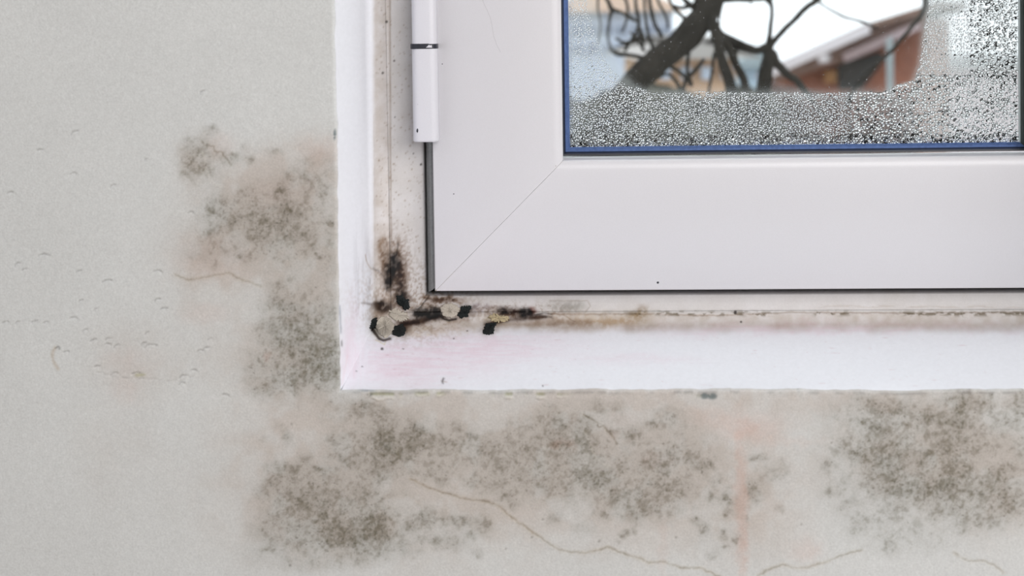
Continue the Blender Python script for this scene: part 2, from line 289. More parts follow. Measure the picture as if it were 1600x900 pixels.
# vertical mouldy growth on the left sealant
wblob(616,425,20,48,.45,BR); wblob(608,400,26,30,.20,BR); wblob(613,414,11,16,.95,BK); wblob(606,441,9,10,.85,BK); wblob(622,395,6,16,.55,BR); wblob(597,386,6,18,.60,BR); wblob(600,410,7,16,.55,BR)
wblob(628,438,8,30,.62,(.72,.84,.92)); wblob(627,452,8,16,.7,(.8,.88,.93)); wblob(598,478,13,9,.80,(.86,.92,.95)); wblob(592,490,12,12,.35,BR); wblob(615,470,12,14,.35,BR)
wline([(571,398),(574,412),(577,418),(587,423),(593,430),(600,438)], 1., .6, BR); wline([(583,419),(592,424),(600,433),(603,440)], 1.1, .7, BK); wline([(566,473),(580,475),(594,473),(603,474)], 1.8, .75, (.85,.9,.93))
wline([(604,372),(606,395),(603,410)], 1.2, .4, BR); wline([(622,380),(620,398),(612,408)], 1.4, .7, BK); wline([(634,400),(636,425),(632,450)], 1.2, .35, BR)
# band along the bottom sealant
wline([(626,507),(645,503),(662,499),(694,492)], 5.0, 1.2, (.86,.93,.96)); wline([(625,510),(650,506),(690,500),(730,500)], 5, .35, BR)
wblob(657,489,11,7,.92,BK); wblob(676,490,12,8,.97,BK); wblob(668,482,26,7,.5,BR); wblob(690,470,22,6,.8,(.78,.87,.93)); wblob(668,466,9,6,.5,BR); wblob(712,470,20,4,.5,BR)
wline([(671,462),(665,470),(658,478),(652,484)], 1.0, .8, BK, .5); wline([(667,461),(660,470),(654,478)], .8, .6, BR, .5)
wblob(640,480,10,10,.25,BR); wblob(728,482,8,7,.6,BK); wblob(748,482,20,7,.42,(.7,.78,.74)); wblob(770,486,20,8,.35,BR)
wblob(788,485,12,7,.90,(.88,.94,.96)); wblob(803,488,10,6,.75,(.84,.92,.95)); wblob(820,487,13,8,.97,BK); wblob(831,485,7,7,.6,(.5,.85,.92)); wblob(775,500,16,7,.35,(.4,.5,.8))
wline([(758,506),(772,503),(795,500),(820,497),(852,495)], 3.6, .95, (.87,.93,.96)); wline([(840,492),(852,494),(862,496)], 2.2, .7, (.85,.9,.93)); wline([(835,492),(850,489),(862,491)], 1.1, .8, BK, .5)
wline([(780,508),(830,505),(880,503),(920,503)], 6, .45, BR, 2.5); wblob(880,508,50,9,.28,BR); wblob(935,500,80,12,.26,(.3,.5,.8)); wblob(1000,492,18,8,.50,(.55,.68,.9)); wblob(1003,482,10,6,.3,BR); wblob(960,503,44,6,.30,(.4,.6,.85)); wblob(1000,512,100,6,.14,BR)
wblob(700,515,60,10,.20,(.4,.6,.85)); wblob(650,520,40,8,.20,(.3,.5,.85)); wblob(870,480,34,9,.20,(.6,.65,.7)); wblob(890,478,30,10,.12,(.7,.7,.8))
wblob(617,428,14,26,.6,(.75,.84,.9)); wblob(616,408,9,14,.9,BK); wblob(610,425,9,12,.85,BK); wblob(625,425,6,26,.7,(.7,.82,.9)); wblob(607,446,7,8,.9,BK); wblob(626,462,10,14,.75,(.85,.9,.93)); wblob(600,480,12,9,.8,(.8,.87,.92))
wblob(655,490,13,8,.95,BK); wblob(676,489,14,9,.97,BK); wblob(665,492,22,8,.7,(.8,.87,.92)); wblob(640,503,22,5,.9,(.85,.92,.95)); wblob(628,516,13,10,.8,(.8,.86,.9)); wblob(725,487,14,11,.7,(.8,.86,.9)); wblob(765,513,13,9,.7,(.75,.82,.88)); wblob(584,505,8,11,.7,(.7,.78,.84))
wblob(800,489,34,9,.75,(.75,.85,.92)); wblob(822,488,12,8,.97,BK); wblob(787,486,10,6,.9,BK); wblob(632,472,13,13,.6,(.75,.84,.9)); wblob(690,467,30,5,.7,(.6,.72,.82))
sl, t = local(650, 470, 90, 60, WP, 3); grn = sstep(.50, .60, fbm(gx[sl], gy[sl], 3.2, 261, 2)) * t * .55; win_rgb[sl] *= 1 - grn[..., None] * np.array([.62, .76, .88], np.float32)
sl, t = local(800, 488, 90, 16, WP, 3); grn = sstep(.52, .62, fbm(gx[sl], gy[sl], 3.2, 263, 2)) * t * .5; win_rgb[sl] *= 1 - grn[..., None] * np.array([.62, .76, .88], np.float32)
sl, t = local(620, 420, 26, 60, WP, 3); grn = sstep(.48, .60, fbm(gx[sl], gy[sl], 3.4, 265, 2)) * t * .6; win_rgb[sl] *= 1 - grn[..., None] * np.array([.66, .78, .88], np.float32)
# arcs of cracked skin round the plaster flakes
wline([(582,514),(587,522),(593,529),(600,531),(609,529)], 2.6, 1.3, BK, .8); wline([(588,531),(596,536),(601,538),(603,532)], 1.1, .5, (.35,.4,.8), .8); wblob(590,520,12,10,.3,(.2,.25,.6))
wline([(686,488),(689,494),(694,498),(702,500),(712,498)], 2.0, 1.2, BK, .6); wline([(696,500),(701,504),(704,501)], .9, .4, (.4,.5,.8))
# splashes and specks on the frame and reveal
for k in range(420):
    x = 588 + rng.random() * 76; y = -50 + rng.random() * 520; q = rng.random()
    if q < .55 + .4 * (y > 250): wblob(x, y, .9 + rng.random() * .6, .8 + rng.random() * .8, .35 + .45 * rng.random() ** 2, BR, grain=False)
for k in range(120):
    x = 600 + rng.random() ** 1.5 * 950; y = 520 + rng.random() * 85
    wblob(x, y, 1.0 + rng.random() * 5 * (rng.random() < .3), .8, .15 + .2 * rng.random(), (.4,.7,.7), grain=False)
for x, y, r in [(597,545,2.4),(630,545,1.2),(1158,503,1.8),(1149,488,3),(604,34,2.2),(616,95,1.6),(598,114,2),(617,183,1.2),(730,517,1.3),(709,529,1.2),(566,573,1.2),(658,257,2),(646,240,1.3),(557,580,1.1),(848,603,1.2)]:
    wblob(x, y, r, r, .97, BK, grain=False, p=5)
wline([(693,591),(691,595),(692,599)], 1.3, .9, BK, .3); wline([(690,595),(698,597)], .8, .5, BR, .3)
wline([(535,600),(539,580),(543,556)], 2.0, .14, (.1,.6,.6)); wline([(531,478),(532,505),(533,520)], 1.4, .6, (.9,.85,.8), .6); wline([(534,533),(534,540)], 1.4, .7, BK, .5)
win_rgb *= (1 + (n_f - .5) * .07)[..., None]
fH += (fbm(gx, gy, 9, 241, 3) - .5) * .12 + (streak - .5) * .08 * sill_w

def samp(Rr, px, py):
    x = np.clip(px - OX, 0, RW - 1.01); y = np.clip(py - OY, 0, RH - 1.01); xi = x.astype(int); yi = y.astype(int); fx = x - xi; fy = y - yi
    if Rr.ndim == 3: fx = fx[..., None]; fy = fy[..., None]
    return (Rr[yi, xi] * (1 - fx) + Rr[yi, xi + 1] * fx) * (1 - fy) + (Rr[yi + 1, xi] * (1 - fx) + Rr[yi + 1, xi + 1] * fx) * fy

# ------------------------------------------------------------------ materials
def mat(name):
    mt = bpy.data.materials.new(name); mt.use_nodes = True
    return mt, mt.node_tree.nodes, mt.node_tree.links, mt.node_tree.nodes['Principled BSDF']
def add_grain(nt, base_socket, bsdf, scale, amt, bump, bscale, coords='Object'):
    N, L = nt.nodes, nt.links
    tc = N.new('ShaderNodeTexCoord'); no = N.new('ShaderNodeTexNoise'); no.inputs['Scale'].default_value = scale; no.inputs['Detail'].default_value = 2
    L.new(tc.outputs[coords], no.inputs['Vector'])
    mr = N.new('ShaderNodeMapRange'); mr.inputs[1].default_value = .25; mr.inputs[2].default_value = .75; mr.inputs[3].default_value = 1 - amt; mr.inputs[4].default_value = 1 + amt
    L.new(no.outputs['Fac'], mr.inputs[0])
    mx = N.new('ShaderNodeVectorMath'); mx.operation = 'SCALE'; L.new(base_socket, mx.inputs[0]); L.new(mr.outputs[0], mx.inputs['Scale'])
    L.new(mx.outputs[0], bsdf.inputs['Base Color'])
    nb = N.new('ShaderNodeTexNoise'); nb.inputs['Scale'].default_value = bscale; nb.inputs['Detail'].default_value = 3; L.new(tc.outputs[coords], nb.inputs['Vector'])
    bp = N.new('ShaderNodeBump'); bp.inputs['Strength'].default_value = bump; bp.inputs['Distance'].default_value = .0005; L.new(nb.outputs['Fac'], bp.inputs['Height'])
    L.new(bp.outputs[0], bsdf.inputs['Normal'])
def attr_mat(name, rough, grain, bump, spec=.3):
    mt, N, L, b = mat(name); a = N.new('ShaderNodeAttribute'); a.attribute_name = 'stain'
    add_grain(mt.node_tree, a.outputs['Color'], b, 1500, grain, bump, 900); b.inputs['Roughness'].default_value = rough; b.inputs['Specular IOR Level'].default_value = spec
    return mt
def plain(name, col, rough=.5, grain=.04, bump=.1, scale=900, spec=.5, metal=0, bscale=600):
    mt, N, L, b = mat(name); r = N.new('ShaderNodeRGB'); r.outputs[0].default_value = (*col, 1)
    add_grain(mt.node_tree, r.outputs[0], b, scale, grain, bump, bscale); b.inputs['Roughness'].default_value = rough; b.inputs['Specular IOR Level'].default_value = spec; b.inputs['Metallic'].default_value = metal
    return mt
M_wall = attr_mat('mouldy_wall_paint', .85, .11, .35, .2)
def add_spores(mt):
    N, L = mt.node_tree.nodes, mt.node_tree.links; b = N['Principled BSDF']; src = b.inputs['Base Color'].links[0].from_socket
    at2 = N.new('ShaderNodeAttribute'); at2.attribute_name = 'mould'; tc = N.new('ShaderNodeTexCoord')
    prev = src
    for sc_, lo_, hi_, k_, col_ in ((620, .64, .36, 1.0, (.085, .080, .058, 1)), (1300, .62, .40, .9, (.10, .085, .06, 1))):
        no = N.new('ShaderNodeTexNoise'); no.inputs['Scale'].default_value = sc_; no.inputs['Detail'].default_value = 1.5; L.new(tc.outputs['Object'], no.inputs['Vector'])
        th = N.new('ShaderNodeMapRange'); th.inputs[1].default_value = 0; th.inputs[2].default_value = 1; th.inputs[3].default_value = lo_ + .06; th.inputs[4].default_value = hi_ + .10; L.new(at2.outputs['Fac'], th.inputs[0])
        sb = N.new('ShaderNodeMath'); sb.operation = 'SUBTRACT'; L.new(no.outputs['Fac'], sb.inputs[0]); L.new(th.outputs[0], sb.inputs[1])
        ml = N.new('ShaderNodeMath'); ml.operation = 'MULTIPLY'; ml.inputs[1].default_value = 9; ml.use_clamp = True; L.new(sb.outputs[0], ml.inputs[0])
        sm = N.new('ShaderNodeMapRange'); sm.inputs[1].default_value = .01; sm.inputs[2].default_value = .30; sm.inputs[4].default_value = .48 * k_; L.new(at2.outputs['Fac'], sm.inputs[0])
        f = N.new('ShaderNodeMath'); f.operation = 'MULTIPLY'; L.new(ml.outputs[0], f.inputs[0]); L.new(sm.outputs[0], f.inputs[1])
        mx = N.new('ShaderNodeMixRGB'); L.new(f.outputs[0], mx.inputs[0]); L.new(prev, mx.inputs[1]); mx.inputs[2].default_value = col_; prev = mx.outputs[0]
    L.new(prev, b.inputs['Base Color'])
add_spores(M_wall)
M_sill = attr_mat('white_reveal_paint', .55, .03, .12, .35)
M_room = plain('room_plaster', (.562, .575, .575), .9, .03, .2, 300)
M_upvc = plain('white_upvc', (.60, .595, .62), .32, .018, .05, 1300, .45)
M_upvc2 = plain('white_hinge_cover', (.58, .58, .62), .30, .02, .05, 1300, .5)
M_seam = plain('weld_dirt', (.22, .17, .10), .8)
M_rubber = plain('grey_rubber_gasket', (.36, .375, .375), .55, .12, .2, 800)
M_black = plain('black_rubber_and_shade', (.012, .014, .022), .4, .1, .1)
M_spacer = plain('spacer_sky_tint', (.085, .145, .33), .28, .18, .1, 500, .5, .35)  # reflected sky put into the bar's base colour
M_sideg = plain('dark_green_grey_gasket', (.05, .065, .062), .5)
M_dark = plain('dark_cavity', (.02, .02, .02), .9)
M_mould = plain('black_mould', (.016, .019, .019), .95, .5, .9, 1500, .1, 0, 1200)
M_floor = plain('oak_floor', (.30, .20, .12), .5, .15, .1, 8)

# ------------------------------------------------------------------ key corners of the opening
def XZ(px, py, Y): p = at(px, py, Y); return (p.x, p.z, Y)
c_wall = XZ(533, 610.5, 0.0)
YR, YF, YS = .150, .158, .146
c_rev = XZ(582, 513, YR); c_seam = XZ(610, 489, YF - .001); c_gap = XZ(665.5, 461.5, YF)
c_sash = XZ(679.5, 455.5, YS); c_glass = XZ(880, 247.5, YS)
xr_gl = at(1594, 130, .170).x + .0045                    # right edge of the glass opening
mid = (c_glass[0] + xr_gl) / 2
def mirx(x): return 2 * mid - x
ZTOP_G = c_glass[1] + .95
def topz(z): return ZTOP_G + (c_glass[1] - z)

# ------------------------------------------------------------------ the window wall
wall = empty('wall_front', (0, 0, 0)); tag(wall, kind='structure')
s = .00056
xe, ze = c_wall[0], c_wall[1]
xl = at(-70, 450, 0).x; xrgt = at(1670, 450, 0).x; zb = at(800, 965, 0).z; zt = at(800, -60, 0).z
xs = np.concatenate([xe - s * np.arange(int((xe - xl) / s), 0, -1), [xe], xe + s * np.arange(1, int((xrgt - xe) / s))])
zs = np.concatenate([ze - s * np.arange(int((ze - zb) / s), 0, -1), [ze], ze + s * np.arange(1, int((zt - ze) / s))])
ix0 = int(np.argmin(abs(xs - xe))); iz0 = int(np.argmin(abs(zs - ze)))
GX, GZ = np.meshgrid(xs, zs, indexing='ij')
P = np.stack([GX, np.zeros_like(GX), GZ], -1)
ppx, ppy = to_px(P)
h = samp(wH, ppx, ppy) * .001 * .55
# worn, slightly rounded arris
def arris(t, seed): return (fbm(t * 1000, t * 0, 9, seed, 3) - .5) * .0016 + (fbm(t * 1000, t * 0, 70, seed + 5, 2) - .5) * .0022
aL = arris(zs, 301) * sstep(0, .02, zs[-1] - zs); aB = arris(xs, 311) * sstep(0, .02, xs[-1] - xs)
dl = np.clip(xe - GX, 0, 1); db = np.clip(ze - GZ, 0, 1)
above = GZ >= ze; rightof = GX >= xe
P[..., 0] += np.where(above | True, np.exp(-dl / .004) * aL[None, :] * (GX <= xe + 1e-9) * (GZ >= ze - .004), 0)
P[..., 2] += np.exp(-db / .004) * aB[:, None] * (GZ <= ze + 1e-9) * (GX >= xe - .004)
dd = np.where(rightof & ~above, db, np.where(above & ~rightof, dl, np.hypot(dl, db)))
rr = .0016
rnd = np.where(dd < rr, rr - np.sqrt(np.clip(rr * rr - (rr - dd) ** 2, 0, None)), 0)
P[..., 1] = -h * sstep(0, .0015, dd) + rnd
nX, nZ = GX.shape
idx = np.arange(nX * nZ).reshape(nX, nZ)
q = np.stack([idx[:-1, :-1], idx[1:, :-1], idx[1:, 1:], idx[:-1, 1:]], -1)
ii, jj = np.meshgrid(np.arange(nX - 1), np.arange(nZ - 1), indexing='ij')
keep = ~((ii >= ix0) & (jj >= iz0))
used = q[keep]; un = np.unique(used); remap = np.zeros(nX * nZ, np.int32); remap[un] = np.arange(len(un))
Pf = P.reshape(-1, 3)[un]; colr = samp(wall_rgb, ppx, ppy).reshape(-1, 3)[un]
me = mesh_np('plaster_face', Pf, remap[used]); attr_color(me, 'stain', colr); attr_float(me, 'mould', samp(mould_amt, ppx, ppy).reshape(-1)[un])
o = link('plaster_face', me, M_wall, wall); tag(o, 'painted plaster with mould clouds, cracks and chipped paint')
XL, XR, ZC, YB = -1.7, 2.3, 2.5, -3.0
xo = min(c_rev[0], xe) - .012; zo = min(c_rev[1], ze) - .012
x2 = mirx(xe); z2 = topz(ze)
TH = .30
def wallbox(a, b): return box('wall_block', a, b, M_room, wall)
e = .004
wallbox((XL, .0, 0), (xs[0], TH, ZC)); wallbox((xs[0], 0, 0), (xs[-1], TH, zs[0])); wallbox((xs[-1], 0, 0), (XR, TH, zs[0]))
wallbox((xs[0], e, zs[0]), (xo, TH, zs[-1])); wallbox((xs[0], 0, zs[-1]), (xe, TH, ZC)) 
wallbox((xo, e, zs[0]), (xs[-1], TH, zo)); wallbox((xs[-1], 0, zs[0]), (XR, TH, ze))
wallbox((xe, 0, z2), (x2, TH, ZC)); wallbox((x2, 0, ze), (XR, TH, ZC))

# ------------------------------------------------------------------ swept L-shaped surfaces
def sweep(name, prof, side, mtl, parent, ds, dt, end, disp=1.0, edgefn=None):
    """prof: corner points (x, z, Y); side 'L' runs up from the mitre, 'B' runs right from it"""
    pr = np.array(prof, float); seg = np.linalg.norm(np.diff(pr, axis=0), axis=1); cum = np.r_[0, np.cumsum(seg)]
    u = [0.]
    for k in range(len(seg)):
        n = 1 if dt is None else max(1, int(seg[k] / dt[k])); u += list(cum[k] + seg[k] * np.arange(1, n + 1) / n)
    u = np.array(u); px_ = np.interp(u, cum, pr[:, 0]); pz_ = np.interp(u, cum, pr[:, 1]); py_ = np.interp(u, cum, pr[:, 2])
    # light rounding of profile
    k = 2
    s0 = pz_ if side == 'L' else px_
    n = int((end - s0.min()) / ds); t = np.linspace(0, 1, n)
    # keep samples dense near the corner
    S = s0[:, None] + (end - s0[:, None]) * t[None, :]
    if side == 'L': V = np.stack([np.repeat(px_[:, None], n, 1), np.repeat(py_[:, None], n, 1), S], -1)
    else: V = np.stack([S, np.repeat(py_[:, None], n, 1), np.repeat(pz_[:, None], n, 1)], -1)
    if edgefn is not None: V = edgefn(V, u)
    a, b = to_px(V)
    du = np.gradient(V, axis=0); dv = np.gradient(V, axis=1); Nn = np.cross(du, dv); Nn /= np.linalg.norm(Nn, axis=-1, keepdims=True) + 1e-12
    flip = np.sign((Nn * (CAM - V)).sum(-1, keepdims=True)); flip = np.sign(flip.mean()) or 1; Nn = Nn * flip
    hh = samp(fH, a, b) * .001 * disp; 
    fade = np.minimum(1, np.minimum(u, u[-1] - u) / .0015)[:, None]; V = V + Nn * (hh * fade)[..., None]
    nu, nv = V.shape[:2]; I = np.arange(nu * nv).reshape(nu, nv)
    q = np.stack([I[:-1, :-1], I[1:, :-1], I[1:, 1:], I[:-1, 1:]], -1).reshape(-1, 4)
    if flip < 0: q = q[:, ::-1]
    me = mesh_np(name, V, q); attr_color(me, 'stain', samp(win_rgb, a, b)); return link(name, me, mtl, parent)
# reveal and sill run back from the rounded arris to the sealant
def lerp(a, b, t): return tuple(a[i] + (b[i] - a[i]) * t for i in range(3))
p0 = (xe, ze, rr)
def smooth_prof(pts, sig, step=.0008):
    pr = np.array(pts, float); cum = np.r_[0, np.cumsum(np.linalg.norm(np.diff(pr, axis=0), axis=1))]; u = np.linspace(0, cum[-1], int(cum[-1] / step))
    Q = np.stack([np.interp(u, cum, pr[:, k]) for k in range(3)], -1); K_ = int(3 * sig / step); g = np.exp(-.5 * (np.arange(-K_, K_ + 1) * step / sig) ** 2); g /= g.sum()
    Qp = np.concatenate([2 * Q[:1] - Q[K_:0:-1], Q, 2 * Q[-1:] - Q[-2:-K_ - 2:-1]]); return np.stack([np.convolve(Qp[:, k], g, 'valid') for k in range(3)], -1)
full = smooth_prof([p0, lerp(p0, c_rev, .95), lerp(c_rev, c_seam, .30), (c_seam[0], c_seam[1], YF - .0002)], .0042)
ksp = int(np.argmin(np.abs(full[:, 2] - YR * .985)))
prof_rev = full[:ksp + 1]; prof_seal = full[ksp:]
def edge_rev(side):
    def f(V, u):
        w_ = np.exp(-u / .006)[:, None]
        if side == 'L': V[..., 0] += w_ * np.interp(V[..., 2], zs, aL)
        else: V[..., 2] += w_ * np.interp(V[..., 0], xs, aB)
        return V
    return f
rev = sweep('window_reveal', prof_rev, 'L', M_sill, wall, .0009, None, topz(ze), 1, edge_rev('L')); tag(rev, 'white painted side of the window recess')
sill = sweep('window_sill', prof_rev, 'B', M_sill, wall, .0007, None, mirx(xe), 1, edge_rev('B')); tag(sill, 'white painted sill with pinkish stains')
# far sides of the opening, outside the frame of the photograph
box('window_reveal', (x2 - .004, .0, ze), (x2 + .0, .17, z2), M_room, wall); box('window_head', (xe, .0, z2 - .004), (x2, .17, z2), M_room, wall)

# ------------------------------------------------------------------ the window
win = empty('window_1', (c_wall[0], .15, c_wall[1])); tag(win, kind='structure')
sealL = sweep('sealant_strip', prof_seal, 'L', M_sill, win, .0006, None, topz(ze) + .0, .9); tag(sealL, 'grimy plastered sealant strip, blackened by mould low down')
sealB = sweep('sealant_strip', prof_seal, 'B', M_sill, win, .0006, None, mirx(xe), .9); tag(sealB, 'brown-stained sealant strip along the sill, black at its left end')
g1 = (c_seam[0] + .0001, c_seam[1] + .0001, YF + .0001); g2 = (c_seam[0] + .0007, c_seam[1] + .0007, YF - .0003)
tfr = lerp(c_seam, c_gap, .93)
prof_fr = [(c_seam[0] - .0008, c_seam[1] - .0008, YF + .0004), g1, g2, (lerp(c_seam, c_gap, .5)[0], lerp(c_seam, c_gap, .5)[1], YF), (tfr[0], tfr[1], YF), (c_gap[0] - .0003, c_gap[1] - .0003, YF + .0008), (c_gap[0], c_gap[1], YF + .003), (c_gap[0], c_gap[1], YF + .026)]
frL = sweep('frame_side', prof_fr, 'L', M_sill, win, .0006, [.002, .0005, .0006, .0006, .0006, .0004, .0006, .006], topz(c_seam[1]), .35); tag(frL, 'dull white frame side speckled with dirt')
frB = sweep('frame_bottom', prof_fr, 'B', M_sill, win, .0006, [.002, .0005, .0006, .0006, .0006, .0004, .0006, .006], mirx(c_seam[0]), .35)
box('frame_side', (mirx(c_gap[0]), YF, c_seam[1] - .004), (mirx(c_seam[0]) + .02, YF + .06, topz(c_gap[1])), M_upvc, win, .001)
box('frame_top', (c_gap[0], YF, topz(c_gap[1])), (mirx(c_gap[0]), YF + .06, topz(c_seam[1]) + .02), M_upvc, win, .001)
# frame cores so that no sky shows round the sash
box('frame_core', (xo - .002, YF + .027, zo), (c_sash[0] + .012, YF + .075, z2), M_dark, win); box('frame_core', (c_sash[0] + .012, YF + .027, zo), (x2 + .01, YF + .075, c_sash[1] + .012), M_dark, win)
box('frame_core', (mirx(c_sash[0]) - .012, YF + .027, c_sash[1]), (x2 + .01, YF + .075, z2), M_dark, win); box('frame_core', (c_sash[0], YF + .027, topz(c_sash[1]) - .012), (x2, YF + .075, z2 + .01), M_dark, win)
# rubber seal in the gap between frame and sash
def tube_strip(name, prof, side, mtl, parent, end):
    return sweep(name, prof, side, mtl, parent, .02, [.0006] * (len(prof) - 1), end, 0)
gm = lambda t, Y: (c_gap[0] + (c_sash[0] + .002 - c_gap[0]) * t, c_gap[1] + (c_sash[1] + .0015 - c_gap[1]) * t, Y)
prof_g = [gm(.0, YF + .012), gm(.15, YF + .006), gm(.45, YF + .0035), gm(.8, YF + .005), gm(1.0, YF + .010)]
gL = tube_strip('frame_gasket', prof_g, 'L', M_rubber, win, topz(c_gap[1])); prof_g2 = [gm(.0, YF + .016), gm(.3, YF + .011), gm(.7, YF + .011), gm(1.0, YF + .016)]
gB = tube_strip('frame_gasket', prof_g2, 'B', M_black, win, mirx(c_gap[0])); tag(gL, 'grey rubber seal beside the sash')  # bottom seal coloured black for the shadow under the sash

# sash: four mitred lengths, each with a rounded inner lip
so = (c_sash[0], c_sash[1], mirx(c_sash[0]), topz(c_sash[1])); si = (c_glass[0], c_glass[1], mirx(c_glass[0]), ZTOP_G)
sash = empty('sash', (so[0], YS, so[1])); sash.parent = win; sash.matrix_parent_inverse = Matrix.Translation(-Vector(win.location)); tag(sash, 'white opening sash with mitred corners')
wd = si[0] - so[0]
def prof_at():
    pr = [(0, .024), (0, .0012), (.0004, .0004), (.0012, 0)]
    pr += [(wd - .0065, .0)]
    for k in range(1, 9):
        a = k / 8 * math.pi / 2; pr.append((wd - .0065 + .0065 * math.sin(a), .0042 * (1 - math.cos(a))))
    pr += [(wd, .028)]
    return pr
SP = prof_at()
def sash_piece(name, which, gap=.00010):
    Vs = []; n = len(SP)
    for (t, y) in SP:
        x0, z0, x1, z1 = so[0] + t, so[1] + t, so[2] - t, so[3] - t
        A, B_ = {'L': ((x0, z0 + gap), (x0, z1 - gap)), 'B': ((x0 + gap, z0), (x1 - gap, z0)), 'R': ((x1, z0 + gap), (x1, z1 - gap)), 'T': ((x0 + gap, z1), (x1 - gap, z1))}[which]
        Vs += [(A[0], YS + y, A[1]), (B_[0], YS + y, B_[1])]
    Fs = [(2 * i, 2 * i + 1, 2 * i + 3, 2 * i + 2) for i in range(n - 1)] + [(2 * n - 2, 2 * n - 1, 1, 0)]
    Fs += [tuple(2 * i for i in range(n))[::-1], tuple(2 * i + 1 for i in range(n))]
    bm = bmesh.new(); vs = [bm.verts.new(v) for v in Vs]
    for f in Fs: bm.faces.new([vs[i] for i in f])
    bmesh.ops.recalc_face_normals(bm, faces=bm.faces[:])
    me = bpy.data.meshes.new(name); bm.to_mesh(me); bm.free(); o = link(name, me, M_upvc, None, True)
    me.set_sharp_from_angle(angle=math.radians(35))
    o.parent = sash; o.matrix_parent_inverse = sash.matrix_world.inverted(); return o
bpy.context.view_layer.update()
sash_piece('sash_stile', 'L'); sash_piece('sash_rail', 'B'); sash_piece('sash_stile', 'R'); sash_piece('sash_rail', 'T')
def under_sash(o): o.parent = sash; o.matrix_parent_inverse = sash.matrix_world.inverted(); return o
# dirt caught in the mitre weld
d = .00035
V = [(so[0] + .0004, YS + .00018, so[1] + .0004 - d), (so[0] + .0004, YS + .00018, so[1] + .0004 + d), (si[0] - .0045, YS + .00018, si[1] - .0045 + d), (si[0] - .0045, YS + .00018, si[1] - .0045 - d)]
V += [(a, b + .004, c) for a, b, c in V]
me = mesh_py('weld_seam', V, [(0, 1, 2, 3), (7, 6, 5, 4), (0, 4, 5, 1), (1, 5, 6, 2), (2, 6, 7, 3), (3, 7, 4, 0)])
under_sash(link('weld_seam', me, M_seam, None, False))
sp_ = [(752, -6), (756, 6), (761, 16), (766, 28), (769, 42), (771, 56), (776, 70), (782, 82)]; V = []
for x_, y_ in sp_: p_ = at(x_, y_, YS - .00002); V += [(p_.x, p_.y, p_.z), (p_.x + .00013, p_.y, p_.z + .00003)]
under_sash(link('hairline_scratch', mesh_py('hairline_scratch', V, [(2 * k, 2 * k + 2, 2 * k + 3, 2 * k + 1) for k in range(len(sp_) - 1)]), plain('scratch_grey', (.36, .36, .38), .6), None, False))
# glazing seals: black rubber ring, then the spacer bar, its blue painted for the reflected sky
def ring(name, t0, t1, y0, y1, ym, mtl, sides='LBRT', ext=.0):
    for sd_ in sides:
        a0 = (si[0] + t0, si[1] + t0, si[2] - t0, si[3] - t0); a1 = (si[0] + t1, si[1] + t1, si[2] - t1, si[3] - t1); am = tuple((a0[i] + a1[i]) / 2 for i in range(4))
        rows = [(a0, y0), (am, ym), (a1, y1), (a1, y1 + .004), (a0, y0 + .004)]
        Vs = []
        for a, y in rows:
            A, B_ = {'L': ((a[0], a[1]), (a[0], a[3])), 'B': ((a[0], a[1]), (a[2], a[1])), 'R': ((a[2], a[1]), (a[2], a[3])), 'T': ((a[0], a[3]), (a[2], a[3]))}[sd_]
            Vs += [(A[0], y, A[1]), (B_[0], y, B_[1])]
        n = len(rows); Fs = [(2 * i, 2 * i + 1, 2 * ((i + 1) % n) + 1, 2 * ((i + 1) % n)) for i in range(n)]
        bm = bmesh.new(); vs = [bm.verts.new(v) for v in Vs]
        for f in Fs: bm.faces.new([vs[i] for i in f])
        bm.faces.new([vs[2 * i] for i in range(n)]); bm.faces.new([vs[2 * i + 1] for i in range(n)][::-1])
        bmesh.ops.recalc_face_normals(bm, faces=bm.faces[:]); me = bpy.data.meshes.new(name); bm.to_mesh(me); bm.free()
        under_sash(link(name, me, M_sideg if (sd_ == 'R') else mtl, None, False))
YG = YS + .0245
ring('glazing_gasket', -.0002, .0021, YG - .004, YG - .001, YG - .0035, M_black)
ring('spacer_bar', .0021, .0050, YG - .0015, YG - .0002, YG - .0018, M_spacer, 'LBT'); ring('spacer_bar', .0021, .0042, YG - .0015, YG - .0002, YG - .0018, M_sideg, 'R')

# ---- glass with its condensation film
def fogmask(px, py):
    """0 in the wiped oval, 1 in the fogged border"""
    nn = 10 * (fbm(px, py, 40, 401, 3) - .5)
    lft = np.interp(py, [-400, 0, 40, 80, 110, 130, 145, 160], [915, 932, 942, 956, 972, 992, 1022, 1400]) + nn
    rgt = np.interp(py, [-400, 0, 60, 100, 125, 140], [1452, 1448, 1440, 1434, 1424, 1380]) + nn * .5
    bot = 140 + nn * .5 + np.interp(px, [1380, 1430], [0, -10])
    dd = np.minimum(np.minimum(px - lft, rgt - px), bot - py)
    return 1 - sstep(-9, 7, dd), dd
mg, N, L, b = mat('fogged_glass'); N.remove(b); out = N['Material Output']
tr = N.new('ShaderNodeBsdfTransparent'); tr.inputs[0].default_value = (.97, .985, .98, 1)
gl = N.new('ShaderNodeBsdfGlossy'); gl.inputs['Roughness'].default_value = .02
fr = N.new('ShaderNodeFresnel'); fr.inputs[0].default_value = 1.45
m1 = N.new('ShaderNodeMixShader'); L.new(fr.outputs[0], m1.inputs[0]); L.new(tr.outputs[0], m1.inputs[1]); L.new(gl.outputs[0], m1.inputs[2])
tl = N.new('ShaderNodeBsdfTranslucent'); tl.inputs[0].default_value = (.80, .83, .82, 1)
at_ = N.new('ShaderNodeAttribute'); at_.attribute_name = 'fog'
m2 = N.new('ShaderNodeMixShader'); L.new(at_.outputs['Fac'], m2.inputs[0]); L.new(m1.outputs[0], m2.inputs[1]); L.new(tl.outputs[0], m2.inputs[2]); L.new(m2.outputs[0], out.inputs[0])
